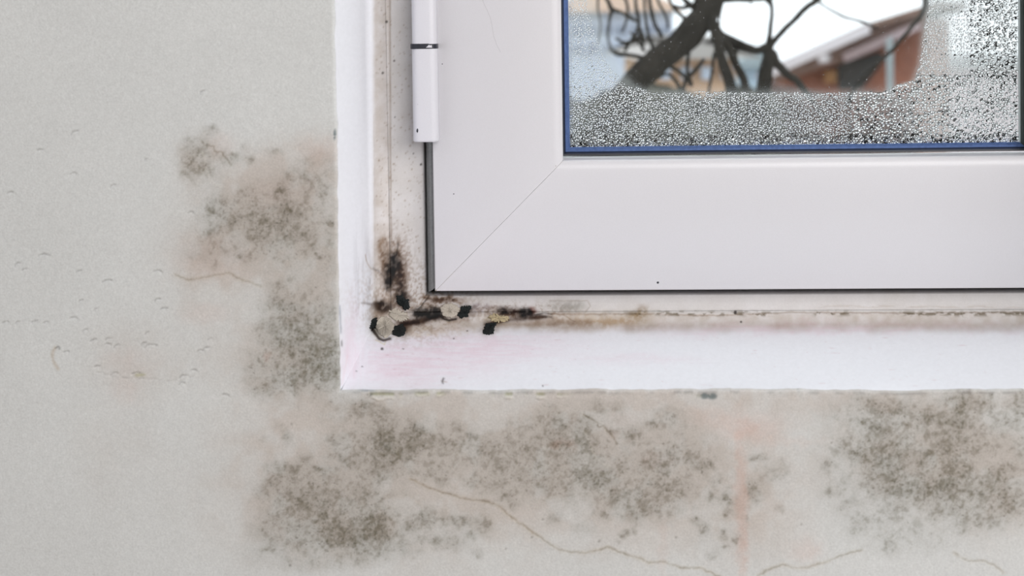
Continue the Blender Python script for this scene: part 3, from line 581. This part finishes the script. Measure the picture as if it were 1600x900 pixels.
gxs = np.linspace(si[0] - .002, si[2] + .002, 200); gzs = np.concatenate([np.linspace(si[1] - .002, si[1] + .16, 110), np.linspace(si[1] + .16, si[3] + .002, 40)[1:]])
A, Bz = np.meshgrid(gxs, gzs, indexing='ij'); Vg = np.stack([A, np.full_like(A, YG), Bz], -1)
a, b2 = to_px(Vg); fm, ddv = fogmask(a, b2)
edgeglow = np.exp(-((ddv + 12) / 13.0) ** 2)
rightness = sstep(1380, 1470, a)
fog = np.clip(.004 + fm * (.055 + .10 * fbm(a, b2, 60, 411, 2) + .40 * rightness) + .16 * edgeglow * (1 - rightness) + .35 * np.exp(-np.clip(a - 889, 0, 99) / 9.) * fm + .55 * np.exp(-((b2 - 231) / 3.0) ** 2), 0, .85)
nu, nv = A.shape; I = np.arange(nu * nv).reshape(nu, nv)
q = np.stack([I[:-1, :-1], I[1:, :-1], I[1:, 1:], I[:-1, 1:]], -1).reshape(-1, 4)
me = mesh_np('glass_pane', Vg, q); attr_float(me, 'fog', fog); pane = under_sash(link('glass_pane', me, mg, None)); tag(pane, 'double-glazed pane fogged round a clear patch')
mp, N, L, b = mat('clear_outer_pane'); N.remove(b)
tr = N.new('ShaderNodeBsdfTransparent'); tr.inputs[0].default_value = (.96, .98, .975, 1); gl = N.new('ShaderNodeBsdfGlossy'); gl.inputs['Roughness'].default_value = .01
fr = N.new('ShaderNodeFresnel'); m1 = N.new('ShaderNodeMixShader'); L.new(fr.outputs[0], m1.inputs[0]); L.new(tr.outputs[0], m1.inputs[1]); L.new(gl.outputs[0], m1.inputs[2]); L.new(m1.outputs[0], N['Material Output'].inputs[0])
under_sash(link('outer_pane', mesh_py('outer_pane', [(si[0] - .002, YG + .02, si[1] - .002), (si[2] + .002, YG + .02, si[1] - .002), (si[2] + .002, YG + .02, si[3]), (si[0] - .002, YG + .02, si[3])], [(0, 1, 2, 3)]), mp, None, False))
# droplets: flat-backed lenses of water on the room side of the pane
spx = F / (YG - CAM[1])                                  # pixels per metre at the glass
pts = []
def scatter(x0, x1, y0, y1, sp, rmin, rmax, cond, asp=1.0, jit=.42):
    for yy in np.arange(y0, y1, sp):
        for xx in np.arange(x0, x1, sp):
            x = xx + rng.uniform(-jit, jit) * sp; y = yy + rng.uniform(-jit, jit) * sp
            if cond(x, y): pts.append((x, y, rng.uniform(rmin, rmax), asp * rng.uniform(.75, 1.3), rng.uniform(0, math.pi)))
def fm1(x, y): return float(fogmask(np.array([x]), np.array([y]))[1][0])
scatter(891, 1330, 138, 230, 2.9, .8, 1.75, lambda x, y: fm1(x, y) < -4)
scatter(891, 1010, -45, 138, 3.0, .7, 1.4, lambda x, y: fm1(x, y) < -16)
scatter(1330, 1592, 120, 230, 4.3, 1.3, 2.6, lambda x, y: fm1(x, y) < -4, 1.25)
scatter(1425, 1520, -45, 120, 3.4, .9, 1.7, lambda x, y: fm1(x, y) < -3, 1.1)
scatter(1520, 1592, -45, 120, 4.8, 1.2, 2.9, lambda x, y: True, 1.5)
scatter(891, 1592, 212, 231, 5.5, 1.8, 3.1, lambda x, y: True)
scatter(940, 1440, -45, 140, 11, .25, .62, lambda x, y: fm1(x, y) > -4 and rng.random() < .6, 1.0, .5)
scatter(890, 1592, 228, 233, 3, 1.2, 1.8, lambda x, y: True)
seg = 7
ca = np.cos(np.arange(seg) * 2 * math.pi / seg); sa = np.sin(np.arange(seg) * 2 * math.pi / seg)
PT = np.array(pts); n = len(PT)
cen = np.array([tuple(at(x, y, YG)) for x, y, *_ in pts])
r = PT[:, 2] / spx; ax_ = r * PT[:, 3]; az_ = r; hgt = r * np.where(PT[:, 0] > 1330, .34, .22)
Vd = np.zeros((n, 2 * seg + 2, 3), np.float32)
def ringpts(k, y):
    cx_ = ca[None] * ax_[:, None] * k; cz_ = sa[None] * az_[:, None] * k; th = PT[:, 4][:, None] * (PT[:, 3][:, None] > 1.12) * .35
    X_ = cx_ * np.cos(th) - cz_ * np.sin(th); Z_ = cx_ * np.sin(th) + cz_ * np.cos(th)
    wob = 1 + .16 * np.sin(ca[None] * 3 + PT[:, 4][:, None] * 5)
    return np.stack([cen[:, 0, None] + X_ * wob, np.repeat((cen[:, 1] - y)[:, None], seg, 1), cen[:, 2, None] + Z_ * wob], -1)
Vd[:, :seg] = ringpts(1.0, np.full(n, .00004)); Vd[:, seg:2 * seg] = ringpts(.66, hgt * .68 + .00004)
Vd[:, 2 * seg] = cen - np.array([0, 1, 0]) * (hgt[:, None] + .00004); Vd[:, 2 * seg + 1] = cen - np.array([0, .00004, 0])
tri = []
for i in range(seg):
    j = (i + 1) % seg
    tri += [(i, j, seg + j), (i, seg + j, seg + i), (seg + i, seg + j, 2 * seg), (j, i, 2 * seg + 1)]
tri = np.array(tri)[None] + (np.arange(n) * (2 * seg + 2))[:, None, None]
md, N, L, b = mat('water_drop'); b.inputs['Base Color'].default_value = (1, 1, 1, 1); b.inputs['Roughness'].default_value = .03; b.inputs['IOR'].default_value = 1.33; b.inputs['Transmission Weight'].default_value = 1
me = mesh_np('condensation_droplets', Vd, tri.reshape(-1, 3), 3)
dro = under_sash(link('condensation_droplets', me, md, None)); tag(dro, 'beads of condensation on the glass', kind='stuff')
print('droplets', n)

# ---- hinge: two rounded covers with a black ring between them, on the left of the sash
def hinge_part(name, px0, px1, py0, py1, mtl, parent, dep=.009, bev=.0022, Yc=YS - .004):
    a = at(px0, py0, Yc - dep * .5); c = at(px1, py1, Yc - dep * .5)
    bm = bmesh.new(); bmesh.ops.create_cube(bm, size=1)
    for v in bm.verts: v.co = Vector(((a.x + c.x) / 2 + v.co.x * (c.x - a.x), Yc + v.co.y * dep * 2, (a.z + c.z) / 2 + v.co.z * (a.z - c.z)))
    ve = [e_ for e_ in bm.edges if abs(e_.verts[0].co.z - e_.verts[1].co.z) > .001]
    bmesh.ops.bevel(bm, geom=ve, offset=(c.x - a.x) * .30, segments=5, affect='EDGES', profile=.55)
    he = [e_ for e_ in bm.edges if abs(e_.verts[0].co.z - e_.verts[1].co.z) < 1e-5 and len(e_.link_faces) == 2]
    bmesh.ops.bevel(bm, geom=he, offset=bev, segments=2, affect='EDGES')
    me = bpy.data.meshes.new(name); bm.to_mesh(me); bm.free(); o = link(name, me, mtl, parent); me.set_sharp_from_angle(angle=math.radians(40)); return o
hinge = empty('hinge', tuple(at(664, 221, YS - .004))); hinge.parent = win; hinge.matrix_parent_inverse = Matrix.Translation(-Vector(win.location)); tag(hinge, 'white sash hinge with a black ring')
bpy.context.view_layer.update()
def under_hinge(o): o.parent = hinge; o.matrix_parent_inverse = hinge.matrix_world.inverted(); return o
under_hinge(hinge_part('hinge_barrel', 643.5, 686, 75, 221, M_upvc2, None, bev=.0006)); under_hinge(hinge_part('hinge_barrel', 640, 683, -170, 70, M_upvc2, None, bev=.0006))
tag(under_hinge(hinge_part('hinge_ring', 641, 683.5, 68.5, 76, M_black, None, dep=.0092, bev=.0002)), 'black plastic ring with a worn white fleck')
pf = at(671, 72, YS - .0137); me = mesh_py('paint_fleck', [(pf.x - .0022, pf.y - .0001, pf.z - .0009), (pf.x + .0016, pf.y - .0001, pf.z - .0010), (pf.x + .0014, pf.y - .0001, pf.z + .0006), (pf.x + .0004, pf.y - .0001, pf.z + .0004), (pf.x - .0004, pf.y - .0001, pf.z + .0008), (pf.x - .0010, pf.y - .0001, pf.z + .0001),
 ] + [(pf.x, pf.y + .0004, pf.z)], [(5, 4, 3, 2, 1, 0), (0, 1, 6), (1, 2, 6), (2, 3, 6), (3, 4, 6), (4, 5, 6), (5, 0, 6)]); under_hinge(link('paint_fleck', me, M_upvc2, None, False))
def speck(x, y, Y, r, parentfn, tall=1.0):
    p = at(x, y, Y); rr_ = r / spx; n = 7; V = [(p.x + rr_ * math.cos(k * 2 * math.pi / n) * (1 + .3 * math.sin(k * 2.1)), p.y, p.z + tall * rr_ * math.sin(k * 2 * math.pi / n)) for k in range(n)] + [(p.x, p.y - rr_ * .4, p.z)]
    return parentfn(link('dirt_speck', mesh_py('dirt_speck', V, [((k + 1) % n, k, n) for k in range(n)] + [tuple(range(n))]), M_black, None, False))
speck(652.5, 204, YS - .0128, 1.6, under_hinge, 2.2); speck(653, 163, YS - .0128, .8, under_hinge)
speck(1028, 441.5, YS - .00005, 1.8, under_sash); speck(709, 303, YS - .00005, .9, under_sash); speck(691, 100, YS - .00005, .8, under_sash)

# ---- broken plaster flakes and clumps of black mould on the sealant
from mathutils.bvhtree import BVHTree
_bv = []
_V = []; _P = []
for ob in (rev, sill, sealL, sealB, frL, frB):
    nv_ = len(ob.data.vertices); co = np.empty(nv_ * 3, np.float32); ob.data.vertices.foreach_get('co', co); co = co.reshape(-1, 3)
    a, b2 = to_px(co.astype(float)); ok = (a > 555) & (a < 900) & (b2 > 430) & (b2 < 560)
    fv = np.empty(len(ob.data.loops), np.int32); ob.data.loops.foreach_get('vertex_index', fv); fv = fv.reshape(-1, 4); fv = fv[ok[fv].all(1)]
    un_, inv_ = np.unique(fv, return_inverse=True); base_ = len(_V); _V += [tuple(v) for v in co[un_].tolist()]; _P += (inv_.reshape(-1, 4) + base_).tolist()
bvh = BVHTree.FromPolygons(_V, _P)
def surf(px, py):
    q_ = at(px, py, .2); d_ = (q_ - Vector(CAM)).normalized(); hit = bvh.ray_cast(Vector(CAM), d_)
    if hit[0] is None: return at(px, py, YF), Vector((0, -1, 0))
    n_ = hit[1]; n_ = n_ if n_.dot(d_) < 0 else -n_
    return hit[0], n_
def clump(name, poly, hgt, mtl, parent, jag=1.0, flat=0.5, label=None, soft=False, rough=.25):
    """irregular lump lying on the surface inside the outline"""
    Q = []; m_ = len(poly)
    for i in range(m_):
        a, b_ = poly[i], poly[(i + 1) % m_]; L_ = math.hypot(b_[0] - a[0], b_[1] - a[1]); k = max(2, int(L_ / 1.3)); nx_, ny_ = -(b_[1] - a[1]) / L_, (b_[0] - a[0]) / L_
        for t in range(k):
            j_ = random.uniform(-1.25, 1.25) * jag; Q.append((a[0] + (b_[0] - a[0]) * t / k + nx_ * j_, a[1] + (b_[1] - a[1]) * t / k + ny_ * j_))
    cx = sum(v[0] for v in Q) / len(Q); cy = sum(v[1] for v in Q) / len(Q); n = len(Q); V = []; Fs = []
    N0 = (surf(cx, cy)[1] + Vector((0, -.6, 0))).normalized()
    levels = [(1.0, -.5), (.97, .25 + flat * .3), (.86, .55 + flat * .3), (.62, .95), (.32, 1.05), (.12, 1.0)]
    for li, (k, hh) in enumerate(levels):
        for v in Q:
            p_, n_ = surf(cx + (v[0] - cx) * k, cy + (v[1] - cy) * k)
            V.append(tuple(p_ + N0 * (hgt * hh * (random.uniform(1 - rough, 1 + rough) if li else 1))))
    p_, n_ = surf(cx, cy); V.append(tuple(p_ + N0 * hgt))
    for li in range(len(levels) - 1):
        for i in range(n):
            j_ = (i + 1) % n; Fs.append((li * n + i, li * n + j_, (li + 1) * n + j_, (li + 1) * n + i))
    top = (len(levels) - 1) * n
    for i in range(n): Fs.append((top + i, top + (i + 1) % n, len(V) - 1))
    bm = bmesh.new(); vs = [bm.verts.new(v) for v in V]
    for f in Fs: bm.faces.new([vs[i] for i in f])
    bmesh.ops.recalc_face_normals(bm, faces=bm.faces[:]); me = bpy.data.meshes.new(name); bm.to_mesh(me); bm.free()
    o = link(name, me, mtl, parent, True)
    if label: tag(o, label)
    return o
M_flake = plain('pale_plaster_flake', (.38, .345, .295), .85, .16, .8, 1400, .2, 0, 500)
clump('mould_clump', [(619,461),(629,460),(633,467),(639,468),(640,482),(633,486),(626,478),(620,472)], .0012, M_mould, sealL, label='black mould clump on the side strip')
clump('mould_clump', [(582,498),(588,496),(589,506),(586,512),(582,516),(577,512),(580,505)], .0011, M_mould, sealL)
clump('mould_clump', [(614,510),(630,507),(634,515),(632,523),(622,527),(612,523)], .0014, M_mould, sealB, label='black mould clump left of the corner flake')
clump('mould_clump', [(720,478),(737,478),(733,487),(731,495),(718,497),(713,492),(719,486)], .0012, M_mould, sealB)
clump('mould_clump', [(760,506),(778,504),(772,512),(772,521),(764,524),(754,522),(756,513)], .0013, M_mould, sealB)
clump('plaster_flake', [(591,500),(598,495),(608,498),(615,505),(617,514),(612,522),(603,528),(594,525),(588,516),(587,506)], .0016, M_flake, sealB, flat=1.2, label='round pale plaster flake with a cracked rim')
clump('plaster_flake', [(688,480),(696,474),(705,473),(714,477),(719,483),(715,491),(708,496),(698,496),(691,492),(688,486)], .0015, M_flake, sealB, flat=1.2, label='small round plaster flake with a cracked rim')
clump('plaster_flake', [(607,486),(618,481),(628,487),(636,490),(640,497),(630,503),(618,502),(610,496)], .0010, M_flake, sealL, jag=1.6, flat=1.0)
clump('plaster_flake', [(762,494),(770,490),(780,492),(792,495),(797,499),(784,503),(770,503)], .0009, plain('yellowed_plaster_crumb', (.36,.30,.19), .85, .3, .8, 1400, .2, 0, 500), sealB, jag=1.8, flat=1.0)

# ------------------------------------------------------------------ the rest of the room
box('floor', (XL - .1, YB - .1, -.1), (XR + .1, TH, 0), M_floor)['kind'] = 'structure'
box('ceiling', (XL - .1, YB - .1, ZC), (XR + .1, TH, ZC + .1), M_room)['kind'] = 'structure'
box('wall_left', (XL - .1, YB, 0), (XL, TH, ZC), M_room)['kind'] = 'structure'
box('wall_right', (XR, YB, 0), (XR + .1, TH, ZC), M_room)['kind'] = 'structure'
box('wall_back', (XL, YB - .1, 0), (XR, YB, ZC), M_room)['kind'] = 'structure'

# ------------------------------------------------------------------ outside
GZ0 = -3.2
M_bark = plain('dark_bark', (.040, .034, .028), .9, .45, 1.0, 30, .2, 0, 60)
M_green = plain('dull_hedge', (.075, .072, .055), .9, .5, .5, 6)
M_grass = plain('winter_lawn', (.10, .11, .06), .95, .3, .3, 2)
gnd = link('ground', mesh_py('ground', [(-30, .35, GZ0), (30, .35, GZ0), (30, 34, GZ0), (-30, 34, GZ0)], [(0, 1, 2, 3)]), M_grass, None, False); tag(gnd, kind='structure')
def limb_mesh(chains, name):
    """chains of (px, py, Y, radius_px): tapering round limbs"""
    V = []; Fs = []; ns = 9
    for ch in chains:
        C_ = [at(x, y, Y) for x, y, Y, r_ in ch]; Rr = [r_ / (F / (Y - CAM[1])) for x, y, Y, r_ in ch]
        # resample with a smooth curve
        pts_, rad = [], []
        for i in range(len(C_) - 1):
            p0_ = C_[max(i - 1, 0)]; p1_ = C_[i]; p2_ = C_[i + 1]; p3_ = C_[min(i + 2, len(C_) - 1)]
            for k in range(6):
                t = k / 6; pts_.append(.5 * ((2 * p1_) + (p2_ - p0_) * t + (2 * p0_ - 5 * p1_ + 4 * p2_ - p3_) * t * t + (3 * p1_ - p0_ - 3 * p2_ + p3_) * t ** 3)); rad.append(Rr[i] * (1 - t) + Rr[i + 1] * t)
        pts_.append(C_[-1]); rad.append(Rr[-1]); base = len(V)
        for i, p in enumerate(pts_):
            T = (pts_[min(i + 1, len(pts_) - 1)] - pts_[max(i - 1, 0)]).normalized(); U = T.cross(Vector((.1, 1, .05))).normalized(); Wv = T.cross(U)
            for k in range(ns):
                a = 2 * math.pi * k / ns; rr_ = rad[i] * (1 + .10 * math.sin(a * 3 + i * .9) + random.uniform(-.05, .05)); V.append(tuple(p + U * math.cos(a) * rr_ + Wv * math.sin(a) * rr_))
        for i in range(len(pts_) - 1):
            for k in range(ns): Fs.append((base + i * ns + k, base + i * ns + (k + 1) % ns, base + (i + 1) * ns + (k + 1) % ns, base + (i + 1) * ns + k))
        Fs.append(tuple(base + k for k in range(ns))[::-1]); Fs.append(tuple(base + (len(pts_) - 1) * ns + k for k in range(ns)))
    return mesh_py(name, V, Fs)
YT = 1.35
def ground_chain(x, y, r_): return None
tree = empty('bare_tree', (at(1000, 200, YT).x - .1, YT, GZ0)); tag(tree, 'bare winter tree with a thick slanting trunk close outside the window', 'tree')
base = Vector(tree.location)
bpy.context.view_layer.update()
def tpart(name, chains, label=None):
    o = link(name, limb_mesh(chains, name), M_bark, None); o.parent = tree; o.matrix_parent_inverse = tree.matrix_world.inverted()
    if label: tag(o, label)
    return o
trunk = [(560, 5250, YT, 60), (700, 3000, YT, 46), (860, 900, YT, 34), (925, 300, YT, 27), (985, 140, YT, 22), (1030, 95, YT, 21), (1085, 45, YT, 21), (1110, 5, YT, 20), (1120, -60, YT, 18), (1105, -200, YT, 14), (1125, -420, YT, 9), (1110, -640, YT, 3)]
tpart('trunk', [trunk], 'thick slanting trunk')
B1 = [
 [(1100, -30, YT, 8), (1104, 0, YT, 8), (1116, 45, YT - .02, 8), (1126, 85, YT - .02, 8), (1142, 140, YT - .03, 9), (1160, 230, YT - .04, 6), (1165, 330, YT - .05, 2)],
 [(1085, 0, YT, 9), (1130, -4, YT, 8), (1175, -4, YT, 7), (1215, -10, YT, 5), (1290, -50, YT, 3)],
 [(1112, 38, YT, 9), (1130, 57, YT, 7), (1160, 70, YT, 6), (1180, 78, YT, 5.5), (1200, 76, YT, 8), (1200, 95, YT, 10), (1194, 130, YT, 12), (1180, 230, YT, 8), (1190, 330, YT, 3)],
 [(1200, 74, YT, 5), (1203, 50, YT, 3.6), (1206, 20, YT, 3.0), (1204, -20, YT, 3.0), (1210, -140, YT, 1.5)],
 [(1203, 72, YT, 6), (1218, 54, YT, 4.2), (1240, 32, YT, 4.2), (1262, 10, YT, 4.4), (1285, -8, YT, 4.6), (1340, -80, YT, 2)],
 [(1205, 80, YT, 7), (1215, 100, YT, 7), (1232, 118, YT, 6), (1252, 134, YT, 5.5), (1290, 190, YT, 3)],
 [(1122, 56, YT - .01, 7), (1137, 72, YT - .01, 7), (1150, 100, YT - .01, 6.5), (1166, 140, YT - .01, 6), (1175, 220, YT, 3)],
]
for ch in B1: tpart('branch', [ch])
TW = [
 [(1116, 82, YT, 3), (1114, 100, YT, 2.5), (1108, 140, YT, 2.3), (1100, 180, YT, 1.5)], [(1126, 12, YT, 1.5), (1124, 32, YT, 1.7), (1122, 52, YT, 2)],
 [(1100, 92, YT, 2.5), (1088, 108, YT, 3), (1072, 125, YT, 3.5), (1066, 150, YT, 3)], [(1048, 105, YT, 3), (1062, 112, YT, 3), (1075, 126, YT, 3)], [(1076, 80, YT, 3), (1074, 110, YT, 3), (1080, 135, YT, 4)],
 [(1270, -4, YT, 2), (1292, 12, YT, 1.4), (1318, 26, YT, 2.0), (1332, 30, YT, 1.6), (1352, 36, YT, 2.2), (1372, 45, YT, 1.6)],
 [(1446, -30, YT, 6), (1447, 0, YT, 6), (1443, 18, YT, 4.4), (1428, 38, YT, 3.2), (1412, 57, YT, 3), (1392, 80, YT, 2.8), (1365, 106, YT, 2.6), (1336, 138, YT, 3), (1320, 170, YT, 2)],
 [(930, -30, YT, 2.5), (948, -2, YT, 3), (956, 14, YT, 4), (972, 20, YT, 2.2), (985, 28, YT, 3.2), (997, 34, YT, 2)], [(956, 14, YT, 3), (952, 35, YT, 2.2), (950, 60, YT, 2), (957, 80, YT, 2)],
 [(990, -30, YT, 2), (994, 10, YT, 2.6), (998, 40, YT, 3.0), (988, 60, YT, 2.6), (976, 80, YT, 2.5)], [(1012, -30, YT, 3), (1016, 8, YT, 3), (1022, 34, YT, 3.2), (1034, 58, YT, 3)], [(998, 42, YT, 2.6), (1004, 56, YT, 3), (1004, 80, YT, 2)],
 [(1040, -20, YT, 2.5), (1050, 8, YT, 2.5), (1062, 22, YT, 3), (1078, 34, YT, 3)], [(952, 76, YT, 3), (965, 84, YT, 4), (985, 86, YT, 3), (1005, 90, YT, 3)], [(985, 50, YT, 1.5), (1000, 70, YT, 2), (1008, 80, YT, 2)],
 [(1050, 8, YT, 2), (1066, 12, YT, 3), (1082, 8, YT, 4), (1096, 0, YT, 4)], [(1170, -2, YT, 1.6), (1175, 8, YT, 1.2)], [(1195, -2, YT, 3), (1202, 6, YT, 2)],
 [(936, -30, YT, 2), (934, 10, YT, 2), (938, 40, YT, 1.6), (934, 70, YT, 1.4)], [(1030, -30, YT, 2), (1028, 0, YT, 2.2), (1040, 24, YT, 2), (1044, 44, YT, 2)], [(960, -30, YT, 2), (978, 0, YT, 2.4), (980, 26, YT, 2), (972, 50, YT, 2)],
 [(1006, -20, YT, 2.4), (1008, 20, YT, 2), (1012, 50, YT, 2.6), (1020, 74, YT, 3)], [(962, 60, YT, 2), (976, 66, YT, 2.2), (992, 62, YT, 2), (1002, 50, YT, 2)], [(1056, -20, YT, 3), (1070, 0, YT, 4), (1086, 14, YT, 5)], [(1020, 128, YT, 2), (1040, 116, YT, 2), (1052, 122, YT, 2.6), (1064, 140, YT, 3)],
 [(1147, 88, YT, 2), (1152, 80, YT, 1.6), (1145, 74, YT, 1.5)],
]
for ch in TW: tpart('twig', [ch])

# houses: real volumes well beyond the tree
def ob_part(name, a, b_, mtl, root, bevel=0):
    o = box(name, a, b_, mtl, None, bevel); o.parent = root; o.matrix_parent_inverse = root.matrix_world.inverted(); return o
def poly_slab(name, P_, Y0, Y1, mtl, root):
    n = len(P_); V = [(x, Y0, z) for x, z in P_] + [(x, Y1, z) for x, z in P_]
    Fs = [tuple(range(n)), tuple(range(2 * n - 1, n - 1, -1))] + [(i, n + i, n + (i + 1) % n, (i + 1) % n) for i in range(n)]
    bm = bmesh.new(); vs = [bm.verts.new(v) for v in V]
    for f in Fs: bm.faces.new([vs[i] for i in f])
    bmesh.ops.recalc_face_normals(bm, faces=bm.faces[:]); me = bpy.data.meshes.new(name); bm.to_mesh(me); bm.free()
    o = link(name, me, mtl, None, False); o.parent = root; o.matrix_parent_inverse = root.matrix_world.inverted(); return o
M_brick = plain('red_brick', (.36, .15, .10), .9, .15, .3, 14)
M_tile = plain('brown_roof_tiles', (.24, .16, .13), .85, .25, .5, 10)
M_fascia = plain('white_fascia', (.75, .72, .76), .5); M_wood = plain('pink_brown_boards', (.36, .25, .22), .8, .1, .2, 9)
M_win_shade = plain('dark_window_and_shade', (.05, .06, .07), .25); M_pale = plain('pale_blue_render', (.62, .68, .80), .9, .05, .2, 3); M_cream = plain('cream_render', (.62, .60, .50), .9, .05, .2, 3)
M_orange = plain('terracotta_render', (.66, .44, .30), .9, .1, .2, 4); M_pipe = plain('grey_downpipe', (.35, .42, .45), .6)
def W2(px, py, Y): p = at(px, py, Y); return (p.x, p.z)
TA = math.radians(24); E1 = Vector((math.cos(TA), -math.sin(TA), 0)); E2 = Vector((math.sin(TA), math.cos(TA), 0)); HO = at(1215, 112, 13.0)
hs = empty('brick_house', (HO.x + 2.4, HO.y + .6, GZ0)); tag(hs, 'red brick house with a pale sloping verge, right behind the bare tree', 'house'); bpy.context.view_layer.update()
def hp(px, py, d):
    dd_ = right * ((px - PP[0]) / F) + down * ((py - PP[1]) / F) + fwd; o_ = Vector(CAM); t = ((HO + E2 * d - o_).dot(E2)) / dd_.dot(E2); return o_ + dd_ * t
def hslab(name, P_, d0, d1, mtl):
    """outline P_ (photograph positions) on the gable plane moved to d0, carried back to d1; z = None means the ground"""
    A_ = [hp(x, (y if y is not None else 100), d0) for x, y in P_]
    for v, (x, y) in zip(A_, P_):
        if y is None: v.z = GZ0
    B_ = [v + E2 * (d1 - d0) for v in A_]; n = len(A_); Fs = [tuple(range(n)), tuple(range(2 * n - 1, n - 1, -1))] + [(i, n + i, n + (i + 1) % n, (i + 1) % n) for i in range(n)]
    bm = bmesh.new(); vs = [bm.verts.new(v) for v in A_ + B_]
    for f in Fs: bm.faces.new([vs[i] for i in f])
    bmesh.ops.recalc_face_normals(bm, faces=bm.faces[:]); me = bpy.data.meshes.new(name); bm.to_mesh(me); bm.free()
    o = link(name, me, mtl, None, False); o.parent = hs; o.matrix_parent_inverse = hs.matrix_world.inverted(); return o
M_beam = plain('pale_pink_beam', (.50, .40, .42), .8)
hslab('gable_wall', [(1208, None), (1452, None), (1452, 30), (1330, 72), (1208, 124)], 0, 1.2, M_brick)
hslab('roof', [(1184, 120), (1184, 112), (1350, 38), (1466, 2), (1466, 12), (1350, 48)], -.5, 1.3, M_tile)
hslab('verge_board', [(1200, 104), (1355, 38), (1358, 52), (1203, 121)], -.62, -.54, M_fascia)
hslab('soffit_boards', [(1204, 120), (1356, 50), (1452, 16), (1452, 36), (1330, 92), (1212, 128)], -.30, -.24, M_wood)
hslab('rafter', [(1316, 84), (1434, 34), (1437, 46), (1320, 97)], -.42, -.32, M_beam)
hslab('window', [(1310, 140), (1310, 100), (1372, 82), (1384, 90), (1345, 140)], -.06, .05, M_win_shade)  # dark sheet painted for the shadow under the rafters
hslab('window', [(1215, 240), (1215, 150), (1290, 150), (1290, 240)], -.06, .05, M_win_shade)
hslab('downpipe', [(1385, None), (1385, 60), (1393, 58), (1393, None)], -.52, -.44, M_pipe)
hslab('pale_block', [(1279, 98), (1279, 86), (1292, 84), (1292, 97)], -.6, -.45, M_fascia)  # plain white block for a pale spot on the gable
hslab('shutter', [(1288, 130), (1288, 112), (1305, 110), (1305, 129)], -.12, -.02, plain('ochre_shutter', (.46, .25, .11), .7))
# annexe with pale walls to the right
an = empty('white_annexe', (at(1560, 300, 17.).x, 17., GZ0)); tag(an, 'pale rendered outbuilding seen dimly through the wet right edge of the glass', 'house'); bpy.context.view_layer.update()
ob_part('wall', (W2(1440, 0, 17.0)[0], 17.0, GZ0), (W2(1760, 0, 17.0)[0], 18.5, W2(1505, 105, 17.0)[1]), plain('pinkish_white_render', (.84, .68, .71), .9), an)
poly_slab('roof', [W2(1436, 106, 17.0), W2(1770, 106, 17.0), W2(1720, 88, 17.0), W2(1470, 88, 17.0)], 16.9, 18.6, plain('pale_grey_sheet_roof', (.5, .5, .52), .6), an)
# distant terrace on the left
def terr(nm, lbl, x0, x1, top, Y, mtl, winm, rows, roofm=None, cols=5):
    r0 = empty(nm, (at((x0 + x1) / 2, 100, Y).x, Y, GZ0)); tag(r0, lbl, 'house'); bpy.context.view_layer.update()
    a = W2(x0, top, Y); b_ = W2(x1, top, Y)
    ob_part('wall', (a[0], Y, GZ0), (b_[0], Y + 3, a[1]), mtl, r0)
    if roofm:
        hR = W2(x0, top - 34, Y)[1]; poly_slab('roof', [(a[0] - .15, a[1]), (b_[0] + .15, a[1]), (b_[0] - .4, hR), (a[0] + .4, hR)], Y - .2, Y + 3.2, roofm, r0)
    wd_ = (x1 - x0) / cols
    for (y0, y1) in rows:
        for c_ in range(cols):
            xa = x0 + wd_ * (c_ + .25); xb_ = x0 + wd_ * (c_ + .72)
            ob_part('window', (W2(xa, y0, Y)[0], Y - .06, W2(xa, y1, Y)[1]), (W2(xb_, y0, Y)[0], Y + .02, W2(xb_, y0, Y)[1]), winm, r0)
    return r0
terr('pale_house', 'pale blue house far left behind the thin twigs', 868, 1052, 20, 18., M_pale, plain('grey_panes', (.30, .34, .44), .4), [(40, 54), (68, 82)], plain('peach_roof', (.80, .60, .48), .8), 8)
terr('terracotta_house', 'terracotta house low behind the foot of the slanting trunk', 1024, 1150, 92, 9., M_orange, M_pale, [(104, 124)], plain('grey_brown_roof', (.45, .42, .40), .9), 4)
terr('blue_house', 'small light blue house between the lower branches left of the brick house', 1152, 1212, 106, 24., plain('light_blue_render', (.55, .68, .78), .9), M_pale, [(115, 124)], M_pipe, 3)
# hedge low down, seen through the droplets
def hedge(name, lbl, x0, x1, ytop, Y, mtl):
    a = W2(x0, ytop, Y); b_ = W2(x1, ytop, Y); bm = bmesh.new(); bmesh.ops.create_cube(bm, size=1)
    for v in bm.verts: v.co = Vector(((a[0] + b_[0]) / 2 + v.co.x * (b_[0] - a[0]), Y + .5 + v.co.y, (a[1] + GZ0) / 2 + v.co.z * (a[1] - GZ0)))
    bmesh.ops.subdivide_edges(bm, edges=bm.edges[:], cuts=44, use_grid_fill=True)
    for v in bm.verts: v.co += Vector((random.uniform(-1, 1), random.uniform(-1, 1), random.uniform(-1, 1))) * .045 + Vector((0, math.sin(v.co.x * 7 + v.co.z * 9) * .05, math.sin(v.co.x * 11 + 2) * .04))
    me = bpy.data.meshes.new(name); bm.to_mesh(me); bm.free(); o = link(name, me, mtl, None, False); tag(o, lbl, 'hedge'); return o
hedge('hedge', 'dark clipped hedge low behind the fogged left part of the glass', 780, 1222, 172, 5.0, M_green)
hedge('brown_hedge', 'brown leafless hedge low behind the middle of the fogged glass', 1262, 1420, 170, 5.2, plain('brown_hedge', (.17, .10, .085), .9, .4, .5, 6))
